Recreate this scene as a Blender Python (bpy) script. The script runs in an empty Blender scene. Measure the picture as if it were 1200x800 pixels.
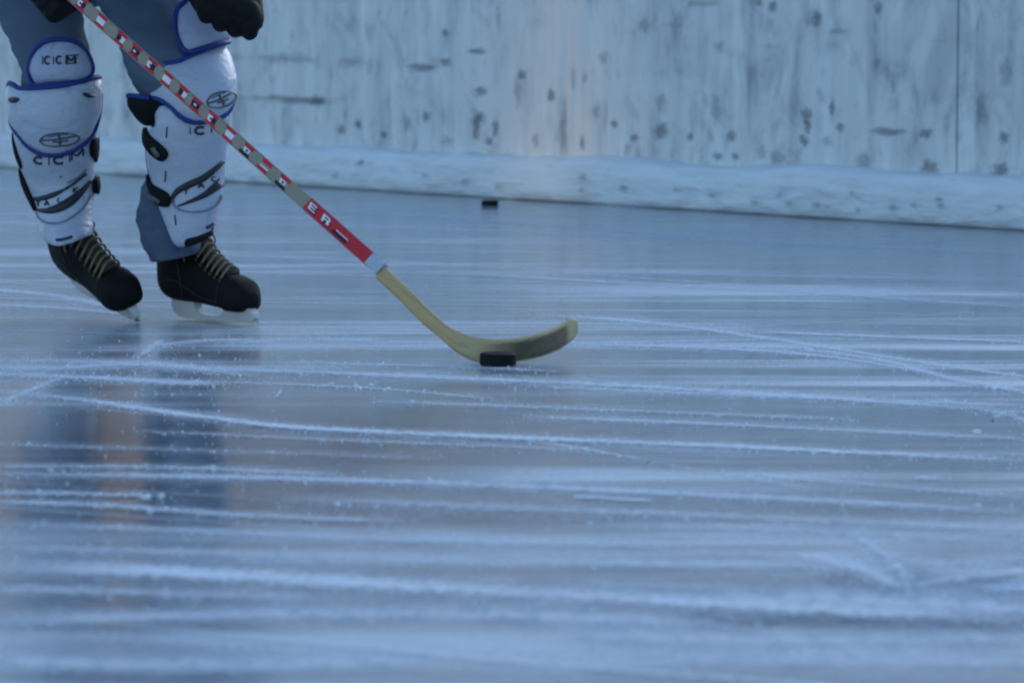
import bpy, bmesh, math, random
from mathutils import Vector, Matrix, noise
from mathutils.geometry import delaunay_2d_cdt
R = math.radians
random.seed(7)
S = bpy.context.scene
COL = S.collection

# ---------------------------------------------------------------- camera maths
F = 3960.0                      # focal length in pixels of the 1200 x 800 photograph
CH = 0.62                       # camera height above the ice
PITCH = math.atan(323 / F)
FW = Vector((0, math.cos(PITCH), -math.sin(PITCH)))
UP = Vector((0, math.sin(PITCH), math.cos(PITCH)))
RT = Vector((1, 0, 0))
CP = Vector((0, 0, CH))

def at(x, y, d):
    """photo pixel + distance along the lens axis -> world point"""
    return CP + d * (FW + RT * ((x - 600) / F) + UP * ((400 - y) / F))

def ground(x, y, z=0.0):
    """photo pixel -> world point on the ice"""
    v = FW + RT * ((x - 600) / F) + UP * ((400 - y) / F)
    return CP + v * ((z - CH) / v.z)

# ---------------------------------------------------------------- materials
def mat(name, col, rough=0.6, spec=0.35, metal=0.0, var=0.12, scale=40, bump=0.0, bscale=200, rvar=0.0):
    m = bpy.data.materials.new(name); m.use_nodes = True
    nt = m.node_tree; b = nt.nodes['Principled BSDF']
    b.inputs['Roughness'].default_value = rough
    b.inputs['Metallic'].default_value = metal
    b.inputs['Specular IOR Level'].default_value = spec
    tc = nt.nodes.new('ShaderNodeTexCoord')
    n = nt.nodes.new('ShaderNodeTexNoise'); n.inputs['Scale'].default_value = scale; n.inputs['Detail'].default_value = 6
    nt.links.new(tc.outputs['Object'], n.inputs['Vector'])
    r = nt.nodes.new('ShaderNodeMix'); r.data_type = 'RGBA'
    r.inputs['A'].default_value = tuple(max(0, c * (1 - var)) for c in col) + (1,)
    r.inputs['B'].default_value = tuple(min(1, c * (1 + var)) for c in col) + (1,)
    nt.links.new(n.outputs['Fac'], r.inputs['Factor'])
    nt.links.new(r.outputs['Result'], b.inputs['Base Color'])
    if bump:
        n2 = nt.nodes.new('ShaderNodeTexNoise'); n2.inputs['Scale'].default_value = bscale; n2.inputs['Detail'].default_value = 5
        nt.links.new(tc.outputs['Object'], n2.inputs['Vector'])
        bp = nt.nodes.new('ShaderNodeBump'); bp.inputs['Strength'].default_value = bump; bp.inputs['Distance'].default_value = 0.004
        nt.links.new(n2.outputs['Fac'], bp.inputs['Height']); nt.links.new(bp.outputs['Normal'], b.inputs['Normal'])
    return m

class N:
    """small node-building helper"""
    def __init__(s, name):
        s.m = bpy.data.materials.new(name); s.m.use_nodes = True
        s.t = s.m.node_tree; s.b = s.t.nodes['Principled BSDF']
        s.out = s.t.nodes['Material Output']
    def n(s, typ, **kw):
        o = s.t.nodes.new(typ)
        for k, v in kw.items(): setattr(o, k, v)
        return o
    def l(s, a, b): s.t.links.new(a, b)
    def val(s, sock, v):
        if hasattr(v, 'node'): s.l(v, sock)
        else: sock.default_value = v
    def math(s, op, a, b=0.0, clamp=False):
        o = s.n('ShaderNodeMath', operation=op, use_clamp=clamp)
        s.val(o.inputs[0], a); s.val(o.inputs[1], b); return o.outputs[0]
    def ramp(s, f, lo, hi, a=0.0, b=1.0):
        o = s.n('ShaderNodeMapRange', interpolation_type='SMOOTHSTEP')
        s.val(o.inputs['Value'], f)
        for k, v in (('From Min', lo), ('From Max', hi), ('To Min', a), ('To Max', b)): o.inputs[k].default_value = v
        return o.outputs['Result']
    def mix(s, f, a, b):
        o = s.n('ShaderNodeMix', data_type='RGBA')
        s.val(o.inputs['Factor'], f)
        for k, v in (('A', a), ('B', b)):
            if hasattr(v, 'node'): s.l(v, o.inputs[k])
            else: o.inputs[k].default_value = tuple(v) + (1,)
        return o.outputs['Result']
    def noise(s, vec, scale, detail=5, rough=0.55, dist=0.0):
        o = s.n('ShaderNodeTexNoise')
        o.inputs['Scale'].default_value = scale; o.inputs['Detail'].default_value = detail
        o.inputs['Roughness'].default_value = rough; o.inputs['Distortion'].default_value = dist
        s.l(vec, o.inputs['Vector']); return o.outputs['Fac']
    def mapping(s, vec, scale=(1, 1, 1), rot=(0, 0, 0), loc=(0, 0, 0)):
        o = s.n('ShaderNodeMapping')
        o.inputs['Scale'].default_value = scale; o.inputs['Rotation'].default_value = rot; o.inputs['Location'].default_value = loc
        s.l(vec, o.inputs['Vector']); return o.outputs['Vector']
    def co(s, which='Object'):
        return s.n('ShaderNodeTexCoord').outputs[which]
    def attr(s, name):
        o = s.n('ShaderNodeAttribute', attribute_name=name); return o.outputs['Vector'], o.outputs['Fac']
    def bump(s, h, strength, dist):
        o = s.n('ShaderNodeBump'); o.inputs['Strength'].default_value = strength; o.inputs['Distance'].default_value = dist
        s.l(h, o.inputs['Height']); s.l(o.outputs['Normal'], s.b.inputs['Normal'])

# ---------------------------------------------------------------- object helpers
def link(name, bm, m, parent=None, smooth=True, loc=None):
    me = bpy.data.meshes.new(name)
    bmesh.ops.recalc_face_normals(bm, faces=bm.faces)
    bm.to_mesh(me); bm.free()
    for p in me.polygons: p.use_smooth = smooth
    for x in (m if isinstance(m, (list, tuple)) else [m]): me.materials.append(x)
    o = bpy.data.objects.new(name, me); COL.objects.link(o)
    if parent is not None:
        o.parent = parent
        o.matrix_parent_inverse = Matrix.Identity(4)
        # meshes are written in world space; bring them into the parent's space
        w = Matrix.Identity(4); p = parent
        while p is not None: w = Matrix.Translation(p.location) @ w; p = p.parent
        me.transform(w.inverted())
    return o

def link_split(name, bm, m, parent, gap=.012):
    """one object for each separate cluster of pieces"""
    bm.verts.index_update(); bm.verts.ensure_lookup_table(); seen = {}; isl = []
    for v in bm.verts:
        if v.index in seen: continue
        st_ = [v]; seen[v.index] = 1; L = []
        while st_:
            q = st_.pop(); L.append(q)
            for e in q.link_edges:
                o = e.other_vert(q)
                if o.index not in seen: seen[o.index] = 1; st_.append(o)
        isl.append(L)
    def bb(L): return [min(v.co[i] for v in L) for i in range(3)] + [max(v.co[i] for v in L) for i in range(3)]
    cl = [(L, bb(L)) for L in isl]
    done = False
    while not done:
        done = True
        for i in range(len(cl)):
            for j in range(i):
                a, b = cl[i][1], cl[j][1]
                if all(a[k] - gap < b[k+3] and b[k] - gap < a[k+3] for k in range(3)):
                    L = cl[j][0] + cl[i][0]; cl[j] = (L, bb(L)); cl.pop(i); done = False; break
            if not done: break
    for L, _ in cl:
        nb = bmesh.new(); mp = {v.index: nb.verts.new(v.co) for v in L}
        for f in {f for v in L for f in v.link_faces}:
            try: nb.faces.new([mp[v.index] for v in f.verts])
            except ValueError: pass
        link(name, nb, m, parent)
    bm.free()

def tag(o, label=None, cat=None, group=None, kind=None):
    for k, v in (('label', label), ('category', cat), ('group', group), ('kind', kind)):
        if v: o[k] = v
    return o

def empty(name, loc, *a, **k):
    o = bpy.data.objects.new(name, None); o.location = loc; COL.objects.link(o)
    return tag(o, *a, **k)

def bake(o):
    """turn an object's modifiers into its mesh"""
    dg = bpy.context.evaluated_depsgraph_get()
    me = bpy.data.meshes.new_from_object(o.evaluated_get(dg))
    old = o.data; o.modifiers.clear(); o.data = me; bpy.data.meshes.remove(old)
    for p in me.polygons: p.use_smooth = True
    return o

def lerp_table(tab, y):
    """tab rows (y, v1, v2 ...) -> smooth interpolated values"""
    if y <= tab[0][0]: return tab[0][1:]
    if y >= tab[-1][0]: return tab[-1][1:]
    for i in range(len(tab) - 1):
        if tab[i][0] <= y <= tab[i + 1][0]:
            a, b = tab[i], tab[i + 1]
            p = tab[i - 1] if i > 0 else a
            q = tab[i + 2] if i + 2 < len(tab) else b
            t = (y - a[0]) / (b[0] - a[0])
            out = []
            for k in range(1, len(a)):
                m0 = (b[k] - p[k]) / (b[0] - p[0]) * (b[0] - a[0]) if b[0] != p[0] else 0
                m1 = (q[k] - a[k]) / (q[0] - a[0]) * (b[0] - a[0]) if q[0] != a[0] else 0
                out.append((2*t**3 - 3*t*t + 1)*a[k] + (t**3 - 2*t*t + t)*m0 + (-2*t**3 + 3*t*t)*b[k] + (t**3 - t*t)*m1)
            return tuple(out)

def smooth_path(pts, step=2.0, closed=False):
    """Catmull-Rom resample of a list of points of any dimension"""
    P = [Vector(p) for p in pts]; n = len(P); out = []
    rng = range(n if closed else n - 1)
    for i in rng:
        a = P[(i - 1) % n] if closed or i > 0 else P[i]
        b = P[i]; c = P[(i + 1) % n]
        d = P[(i + 2) % n] if closed or i + 2 < n else c
        k = max(2, int((c - b).length / step))
        for j in range(k):
            t = j / k
            out.append(0.5 * ((2*b) + (c - a)*t + (2*a - 5*b + 4*c - d)*t*t + (3*b - a - 3*c + d)*t**3))
    if not closed: out.append(P[-1].copy())
    return out

def tube(bm, pts, rad, seg=8, closed=False, cap=True):
    n = len(pts); rings = []
    up = Vector((0.13, 0.2, 1)).normalized()
    prev = None
    for i, p in enumerate(pts):
        a = pts[(i - 1) % n] if closed or i > 0 else p
        b = pts[(i + 1) % n] if closed or i < n - 1 else p
        t = (b - a)
        t = t.normalized() if t.length > 1e-9 else Vector((0, 0, 1))
        if prev is None:
            u = t.cross(up)
            if u.length < 1e-3: u = t.cross(Vector((1, 0, 0)))
            u.normalize()
        else:
            u = (prev - t * prev.dot(t)); u.normalize()
        prev = u; v = t.cross(u)
        r = rad(i / max(1, n - 1)) if callable(rad) else rad
        rings.append([bm.verts.new(p + (u * math.cos(k * 2*math.pi/seg) + v * math.sin(k * 2*math.pi/seg)) * r) for k in range(seg)])
    m = n if closed else n - 1
    for i in range(m):
        A, B = rings[i], rings[(i + 1) % n]
        for k in range(seg): bm.faces.new((A[k], A[(k+1) % seg], B[(k+1) % seg], B[k]))
    if cap and not closed:
        bm.faces.new(rings[0][::-1]); bm.faces.new(rings[-1])

def loft(bm, rings, cap=True):
    V = [[bm.verts.new(p) for p in r] for r in rings]
    n = len(V[0])
    for i in range(len(V) - 1):
        for k in range(n): bm.faces.new((V[i][k], V[i][(k+1) % n], V[i+1][(k+1) % n], V[i+1][k]))
    if cap: bm.faces.new(V[0][::-1]); bm.faces.new(V[-1])

def box(bm, lo, hi, M=None):
    v = [bm.verts.new((x, y, z)) for x in (lo[0], hi[0]) for y in (lo[1], hi[1]) for z in (lo[2], hi[2])]
    for f in ((0,1,3,2), (4,6,7,5), (0,4,5,1), (2,3,7,6), (0,2,6,4), (1,5,7,3)): bm.faces.new([v[i] for i in f])
    if M is not None:
        for q in v: q.co = M @ q.co
    return v

# ---------------------------------------------------------------- surface of a padded leg
class Leg:
    """a tube seen front-on: rows (y, centre x, half width, distance, depth ratio)"""
    def __init__(s, rows, eff=0.0, shrink=0.0):
        s.rows = [(r[0], r[1], r[2] - shrink) + tuple(r[3:]) for r in rows]; s.eff = eff
    def frame(s, y):
        xc, a, d, k = lerp_table(s.rows, y)
        return at(xc, y, d), a * d / F, a * d / F * k, xc, a
    def phi(s, x, y):
        _, _, _, xc, a = s.frame(y)
        q = max(-1, min(1, (x - xc) / (a + s.eff)))
        return math.asin(q)
    def pt(s, ph, y, off=0.0):
        c, a, b, _, _ = s.frame(y)
        return c + Vector(((a + off) * math.sin(ph), -(b + off) * math.cos(ph), 0))
    def on(s, x, y, off=0.0): return s.pt(s.phi(x, y), y, off)
    def un(s, p):
        """spec -> unrolled coordinates; (x, y) pixels or (degrees, y, 'd') wrap angle"""
        if len(p) == 3: return Vector((R(p[0]) * 50, p[1]))
        return Vector((s.phi(*p) * 50, p[1]))
    def tube_mesh(s, y0, y1, ny=40, seg=40, off=0.0, wob=0.0, sd=0.0, tilt=0.0):
        bm = bmesh.new(); rings = []
        for i in range(ny + 1):
            y = y0 + (y1 - y0) * i / ny
            ring = []
            for k in range(seg):
                ph = -math.pi + 2*math.pi * k / seg
                p = s.pt(ph, y - tilt * math.sin(ph - .4) * max(0, (i / ny - .6) / .4) ** 2, off)
                if wob:
                    q = Vector((p.x * 9 + sd, p.y * 9, p.z * 24))
                    o = noise.noise(q) * wob + abs(noise.noise(q * 2.3)) * wob * 0.7
                    c = s.frame(y)[0]
                    dv = Vector((p.x - c.x, p.y - c.y, 0))
                    if dv.length > 0: p = p + dv.normalized() * o
                ring.append(p)
            rings.append(ring)
        loft(bm, rings)
        return bm
    def patch(s, poly, off, thick, smooth=True, grid=5, dome=0.0):
        """filled outline lying on the leg, with real thickness"""
        P = [s.un(p) for p in poly]
        if smooth: P = smooth_path(P, 3, closed=True)
        n = len(P)
        pts = list(P)
        lo = [min(p[i] for p in P) for i in (0, 1)]; hi = [max(p[i] for p in P) for i in (0, 1)]
        def inside(q):
            c = False
            for i in range(n):
                a, b = P[i], P[i - 1]
                if (a.y > q.y) != (b.y > q.y) and q.x < (b.x - a.x) * (q.y - a.y) / (b.y - a.y) + a.x: c = not c
            return c
        def edge(q):
            return min((q - p).length for p in P)
        x = lo[0] + grid / 2
        while x < hi[0]:
            y = lo[1] + grid / 2
            while y < hi[1]:
                q = Vector((x, y))
                if inside(q) and edge(q) > grid * 0.5: pts.append(q)
                y += grid
            x += grid
        vs, es, fs, *_ = delaunay_2d_cdt(pts, [(i, (i + 1) % n) for i in range(n)], [], 1, 1e-5)
        bm = bmesh.new()
        def lift(v):
            if not dome: return off + thick
            return off + thick + dome * min(1, edge(Vector(v)) / 14.0) ** 0.6
        T = [bm.verts.new(s.pt(v[0] / 50, v[1], lift(v))) for v in vs]
        B = [bm.verts.new(s.pt(v[0] / 50, v[1], off)) for v in vs]
        cnt = {}
        for f in fs:
            try:
                bm.faces.new([T[i] for i in f]); bm.faces.new([B[i] for i in reversed(f)])
            except ValueError: continue
            for i in range(len(f)):
                e = (f[i], f[(i + 1) % len(f)]); k = tuple(sorted(e))
                cnt.setdefault(k, []).append(e)
        for k, e in cnt.items():
            if len(e) == 1:
                a, b = e[0]; bm.faces.new((T[b], T[a], B[a], B[b]))
        return bm
    def band(s, bm, pts, w, off, thick=0.0012, step=1.5, closed=False, smooth=True):
        """a painted or stitched stroke of width w pixels following the surface"""
        P = [Vector(p[:2]) for p in pts]
        if smooth: P = smooth_path(P, step, closed)
        n = len(P); L = []
        for i in range(n):
            a = P[(i - 1) % n] if closed or i > 0 else P[i]
            b = P[(i + 1) % n] if closed or i < n - 1 else P[i]
            t = (b - a).normalized() if (b - a).length > 1e-6 else Vector((1, 0))
            nn = Vector((-t.y, t.x))
            ww = w(i / max(1, n - 1)) if callable(w) else w
            l, r = P[i] + nn * ww / 2, P[i] - nn * ww / 2
            L.append([bm.verts.new(s.on(l.x, l.y, off + thick)), bm.verts.new(s.on(r.x, r.y, off + thick)),
                      bm.verts.new(s.on(r.x, r.y, off)), bm.verts.new(s.on(l.x, l.y, off))])
        for i in range(n if closed else n - 1):
            A, B = L[i], L[(i + 1) % n]
            for k in range(4):
                try: bm.faces.new((A[k], A[(k+1) % 4], B[(k+1) % 4], B[k]))
                except ValueError: pass
        if not closed:
            bm.faces.new(L[0][::-1]); bm.faces.new(L[-1])
    def cord(s, bm, pts, r, off, closed=False, step=2.0):
        P = [s.un(p) for p in pts]
        P = smooth_path(P, step, closed)
        tube(bm, [s.pt(p.x / 50, p.y, off) for p in P], r, 8, closed)

# ---------------------------------------------------------------- render, sky, sun, camera
cam = bpy.data.cameras.new('camera'); co = bpy.data.objects.new('camera', cam); COL.objects.link(co)
co.location = CP; co.rotation_euler = (math.pi/2 - PITCH, 0, 0)
cam.sensor_width = 36; cam.lens = 36 * F / 1200; cam.clip_end = 3000; cam.clip_start = 0.05
cam.dof.use_dof = True; cam.dof.focus_distance = 7.7; cam.dof.aperture_fstop = (cam.lens / 1000) / 0.0175
S.camera = co
S.view_settings.view_transform = 'Standard'; S.view_settings.look = 'None'
S.view_settings.exposure = EXPOSURE = 1.37; S.view_settings.gamma = 1
S.cycles.use_denoising = True
S.cycles.pixel_filter_type = 'BLACKMAN_HARRIS'; S.cycles.filter_width = 2.2
S.cycles.transparent_max_bounces = 24; S.cycles.max_bounces = 8

SUN_EL, SUN_AZ = R(24), R(30)           # sun behind the wall on the right: the wall's face lies in open shade
w = bpy.data.worlds.new('World'); S.world = w; w.use_nodes = True
sky = w.node_tree.nodes.new('ShaderNodeTexSky'); sky.sky_type = 'NISHITA'; sky.sun_disc = False
sky.sun_elevation = SUN_EL; sky.sun_rotation = SUN_AZ; sky.air_density = 1.0; sky.dust_density = 0.3; sky.ozone_density = 2.6
bg = w.node_tree.nodes['Background']; bg.inputs['Strength'].default_value = 0.10
tint = w.node_tree.nodes.new('ShaderNodeMix'); tint.data_type = 'RGBA'; tint.blend_type = 'MULTIPLY'   # the camera's cool white balance
tint.inputs['Factor'].default_value = 1.0; tint.inputs['B'].default_value = (.915, 1.0, 1.035, 1)
w.node_tree.links.new(sky.outputs['Color'], tint.inputs['A'])
w.node_tree.links.new(tint.outputs['Result'], bg.inputs['Color'])
sl = bpy.data.lights.new('sun', 'SUN'); so = bpy.data.objects.new('sun', sl); COL.objects.link(so)
sl.energy = 0.5; sl.angle = R(30); sl.color = (.93, 0.97, 1.0)
sdir = Vector((math.sin(SUN_AZ) * math.cos(SUN_EL), math.cos(SUN_AZ) * math.cos(SUN_EL), math.sin(SUN_EL)))
so.rotation_euler = sdir.to_track_quat('Z', 'Y').to_euler()

# ---------------------------------------------------------------- ground and ice
def ice_material():
    q = N('ice')
    c = q.co('Object')
    a = R(-29)                                     # main direction of the skate traffic
    m1 = q.mapping(c, (0.35, 4.0, 1), (0, 0, -a))
    m2 = q.mapping(c, (1.2, 26.0, 1), (0, 0, -a - 0.03))
    m3 = q.mapping(c, (2.5, 110.0, 1), (0, 0, -a + 0.05))
    band = q.noise(m1, 1.0, 4, 0.6, 0.6)
    fine = q.noise(m2, 1.0, 5, 0.65, 0.3)
    hair = q.noise(m3, 1.0, 3, 0.6, 0.2)
    cloud = q.noise(c, 0.9, 5, 0.6, 0.4)
    grit = q.noise(c, 160, 3, 0.6)
    fr = q.math('ADD', q.math('MULTIPLY', q.ramp(band, .42, .70), .65), q.math('MULTIPLY', q.ramp(fine, .52, .80), .34))
    fr = q.math('ADD', fr, q.math('MULTIPLY', q.ramp(hair, .62, .80), .20))
    fr = q.math('MULTIPLY', fr, q.ramp(cloud, .30, .65, .35, 1.0))
    fr = q.math('MULTIPLY', fr, q.ramp(grit, .35, .6, .6, 1.0), True)
    base = q.mix(q.ramp(cloud, .3, .7), (.14, .16, .18), (.24, .258, .28))
    # less frosted patch, its base colour darkened to deepen the legs' reflection
    pc = ground(130, 545)
    dv = q.n('ShaderNodeVectorMath', operation='LENGTH')
    q.l(q.mapping(c, (1.35, 1.0, 0), loc=(-pc.x * 1.35, -pc.y, 0)), dv.inputs[0])
    refl_mask = q.ramp(q.math('ADD', dv.outputs['Value'], q.math('MULTIPLY', q.math('SUBTRACT', cloud, .5), 1.0)), .35, 1.25)
    fr = q.math('MULTIPLY', q.math('ADD', fr, .10), q.math('ADD', q.math('MULTIPLY', refl_mask, .75), .25), True)
    base = q.mix(refl_mask, (.055, .07, .095), base)
    col = q.mix(fr, base, (.60, .68, .74))
    q.l(col, q.b.inputs['Base Color'])
    q.l(q.ramp(fr, 0, 1, .09, .55), q.b.inputs['Roughness'])
    q.b.inputs['IOR'].default_value = 1.31
    h = q.math('ADD', q.math('MULTIPLY', hair, .6), q.math('ADD', fine, q.math('MULTIPLY', grit, .3)))
    q.bump(h, .14, .0035)
    return q.m
bm = bmesh.new()
vs = [bm.verts.new(p) for p in ((-1500, -1500, -.04), (1500, -1500, -.04), (1500, 1500, -.04), (-1500, 1500, -.04))]
bm.faces.new(vs)
snow = mat('snowy_ground', (.55, .57, .6), .8, var=.2, scale=.5)
tag(link('snowy_ground', bm, snow, smooth=False), kind='structure')

# the wall line: foot of the wall on the ice
W1, W2 = ground(1200, 271), ground(270, 213.5)
WE = (W1 - W2); WE.z = 0; WE.normalize()           # along the wall, towards the right
WN = Vector((WE.y, -WE.x, 0))                      # from the ice into the wall
if WN.y < 0: WN = -WN
W0 = Vector((W2.x, W2.y, 0))
WL0, WL1 = -22.0, 20.0
def wl(s, out, z): return W0 + WE * s + WN * out + Vector((0, 0, z))

bm = bmesh.new()
cs = [wl(WL0 - 2, .04, 0), wl(WL1, .04, 0), Vector((40, -16, 0)), Vector((-30, -16, 0))]
vs = [bm.verts.new(p) for p in cs]; bm.faces.new(vs)
tag(link('ice', bm, ice_material(), smooth=False), kind='structure')

# ---------------------------------------------------------------- the white rink wall with its icy ledge
def wall_material():
    q = N('white_weathered_wall')
    v, _ = q.attr('wc')                            # (metres along, metres up, 0)
    st = q.noise(q.mapping(v, (6, .8, 1)), 1.0, 5, .6, .1)
    st2 = q.noise(q.mapping(v, (16, 1.6, 1), loc=(3, 1, 0)), 1.0, 4, .6, .1)
    cl = q.noise(v, 2.2, 6, .62, .6)
    sp = q.noise(q.mapping(v, (9, 7, 1), loc=(5, 2, 0)), 1.0, 2, .5)
    hz = q.noise(q.mapping(v, (1.4, 16, 1), loc=(9, 4, 0)), 1.0, 3, .6, .4)
    d = q.math('ADD', q.math('MULTIPLY', q.ramp(st, .48, .76), .42), q.math('MULTIPLY', q.ramp(st2, .54, .80), .18))
    d = q.math('ADD', d, q.math('MULTIPLY', q.ramp(cl, .48, .74), .36))
    d = q.math('ADD', d, q.math('MULTIPLY', q.ramp(sp, .60, .76), .38))
    mo = q.noise(q.mapping(v, (5, 3.2, 1), loc=(1, 7, 0)), 1.0, 6, .68, .8)
    d = q.math('ADD', d, q.math('MULTIPLY', q.ramp(mo, .47, .72), .55))
    d = q.math('ADD', d, q.math('MULTIPLY', q.ramp(hz, .64, .78), .35), True)
    sep = q.n('ShaderNodeSeparateXYZ'); q.l(v, sep.inputs[0])
    s, z = sep.outputs[0], sep.outputs[1]
    # warm glow band painted into the wall's colour, about the middle of the view
    g = q.math('SUBTRACT', s, GLOW_S); g = q.math('MULTIPLY', q.math('MULTIPLY', g, g), -3.2)
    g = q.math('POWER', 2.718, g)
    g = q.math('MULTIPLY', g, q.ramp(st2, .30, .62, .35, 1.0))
    drip = q.noise(q.mapping(v, (7, 1.1, 1), loc=(7, 3, 0)), 1.0, 6, .72, .5)
    d = q.math('MULTIPLY', d, q.ramp(drip, .50, .74, 1.0, .45))
    col = q.mix(q.ramp(drip, .46, .74), (.585, .605, .61), (.72, .74, .74))
    col = q.mix(d, col, (.20, .205, .24))
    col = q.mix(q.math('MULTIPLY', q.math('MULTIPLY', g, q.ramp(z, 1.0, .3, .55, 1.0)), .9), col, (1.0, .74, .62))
    q.l(col, q.b.inputs['Base Color'])
    q.b.inputs['Roughness'].default_value = .6
    q.bump(q.math('ADD', st2, cl), .35, .01)
    return q.m

def wall_s(x, out=.12):
    """photo column -> metres along the wall"""
    k = (x - 600) / F * math.cos(PITCH)
    o = wl(0, out, 0)
    # (o + WE*s).x = k' * (o + WE*s).y, roughly, with the axis distance
    return (k * o.y - o.x) / (WE.x - k * WE.y)
def wall_xy(x, y, out=.12):
    s = wall_s(x, out)
    for _ in range(6):
        p = wl(s, out, .5)
        v = FW + RT * ((x - 600) / F) + UP * ((400 - y) / F)
        # intersect the viewing ray with the wall plane
        t = (wl(0, out, 0) - CP).dot(WN) / v.dot(WN)
        h = CP + v * t
        return (h - wl(0, out, 0)).dot(WE), h.z
GLOW_S = wall_xy(655, 120)[0]

def smudge_material(name, col, strength=.8):
    q = N(name)
    v, _ = q.attr('sm')                            # (u, v in -1..1, seed)
    n = q.noise(q.mapping(v, (2.2, 2.2, 5)), 1.0, 4, .6)
    ln = q.n('ShaderNodeVectorMath', operation='LENGTH')
    q.l(q.mapping(v, (1, 1, 0)), ln.inputs[0])
    e = q.math('SUBTRACT', 1.0, ln.outputs['Value'])
    e = q.math('ADD', e, q.math('MULTIPLY', q.math('SUBTRACT', n, .5), 1.9))
    al = q.math('MULTIPLY', q.ramp(e, .05, .75), strength)
    q.b.inputs['Base Color'].default_value = tuple(col) + (1,)
    q.b.inputs['Roughness'].default_value = .75
    q.l(al, q.b.inputs['Alpha'])
    return q.m

TOPZ = 1.22
OUT = .12
wall = empty('rink_wall', wl(4, OUT, 0), 'long white weathered rink wall with dirty vertical streaks and an icy ledge', 'wall')
seam = wall_xy(1122, 100)[0]
panels = [(WL0, wall_xy(-420, 100)[0]), (wall_xy(-420, 100)[0], seam), (seam, wall_xy(2050, 100)[0]), (wall_xy(2050, 100)[0], WL1)]
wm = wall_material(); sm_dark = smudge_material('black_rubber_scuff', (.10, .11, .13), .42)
sm_brown = smudge_material('brown_scuff', (.21, .19, .19), .25)
# puck marks: photo x, y, half width, half height (px), kind
marks = [(338,69,32,9,1),(410,73,18,9,1),(345,117,48,7,0),(372,118,12,8,0),(265,68,22,9,1),(495,79,16,7,0),(522,73,9,6,0),
 (560,60,12,5,0),(563,107,10,7,0),(562,138,11,9,0),(558,152,6,14,0),(581,150,5,11,0),(574,166,6,6,0),(612,88,7,7,0),(607,110,5,20,1),
 (628,165,6,10,1),(660,160,8,26,1),(662,130,5,22,1),(672,90,4,15,1),(683,168,4,10,0),(646,112,6,9,0),(720,145,5,6,0),(743,162,7,6,0),
 (708,68,8,9,1),(686,92,5,8,1),(500,137,6,7,0),(478,145,7,11,1),(400,152,7,7,0),(420,146,5,6,0),(450,158,6,5,0),(522,38,5,5,0),(525,165,9,6,1),
 (775,153,11,11,0),(775,120,9,14,1),(809,160,5,6,0),(833,160,5,10,1),(857,160,7,8,0),(842,183,8,5,0),(862,183,6,5,0),(893,178,8,12,1),
 (913,185,12,9,1),(945,135,8,12,0),(942,165,8,8,0),(947,148,5,10,0),(975,127,4,12,0),(985,149,6,6,0),(970,165,7,7,1),(1040,154,22,7,0),
 (1085,157,10,7,0),(1028,74,7,7,1),(1047,100,4,11,1),(1012,190,12,14,1),(1090,196,14,10,0),(1140,170,14,14,1),(1177,161,8,8,0),(1173,200,13,13,0),
 (1144,205,8,5,0),(958,22,7,10,0),(984,37,11,5,1),(906,8,6,8,0),(843,55,8,9,1),(822,4,20,6,1),(755,30,9,10,1),(1180,85,10,22,1),
 (1030,10,6,9,0),(890,3,5,6,0),(700,130,5,14,1),(736,175,7,9,1),(840,128,10,20,1),(1150,130,9,20,1),(585,20,4,15,1)]
def build_panel(s0, s1):
    bm = bmesh.new()
    ua = bm.verts.layers.float_vector.new('wc'); sa = bm.verts.layers.float_vector.new('sm')
    g = .006
    M = {}
    prof = [(OUT + .006, 0), (OUT, .0), (OUT, TOPZ - .012), (OUT + .012, TOPZ), (OUT + .14, TOPZ), (OUT + .14, 0)]
    n = max(2, int((s1 - s0) / .4))
    rows = []
    for i in range(n + 1):
        s = s0 + g + (s1 - s0 - 2*g) * i / n
        r = []
        for o, z in prof[1:]:
            v = bm.verts.new(wl(s, o, z)); v[ua] = (s, z + (o - OUT), 0); r.append(v)
        rows.append(r)
    k = len(rows[0])
    for i in range(n):
        for j in range(k): bm.faces.new((rows[i][j], rows[i][(j+1) % k], rows[i+1][(j+1) % k], rows[i+1][j]))
    bm.faces.new(rows[0][::-1]); bm.faces.new(rows[-1])
    z = 0
    for (x, y, hw, hh, kd) in marks:
        hw, hh = (hw * .95, hh * .62) if hw > 1.6 * hh else (hw * .72, hh * .8)
        a, b = wall_xy(x - hw * 1.5, y), wall_xy(x + hw * 1.5, y)
        t, u = wall_xy(x, y - hh * 1.5), wall_xy(x, y + hh * 1.5)
        if not (s0 + .02 < a[0] and b[0] < s1 - .02): continue
        z += 1
        off = OUT - .002 - .0004 * (z % 7)
        q = []
        for (s, h, cu, cv) in ((a[0], u[1], -1, -1), (b[0], u[1], 1, -1), (b[0], t[1], 1, 1), (a[0], t[1], -1, 1)):
            v = bm.verts.new(wl(s, off, h)); v[ua] = (s, h, 0); v[sa] = (cu, cv, z * 1.37 + x); q.append(v)
        f = bm.faces.new(q); f.material_index = 1 + kd
    return bm
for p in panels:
    link('wall_panel', build_panel(*p), [wm, sm_dark, sm_brown], wall, smooth=False)

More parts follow.
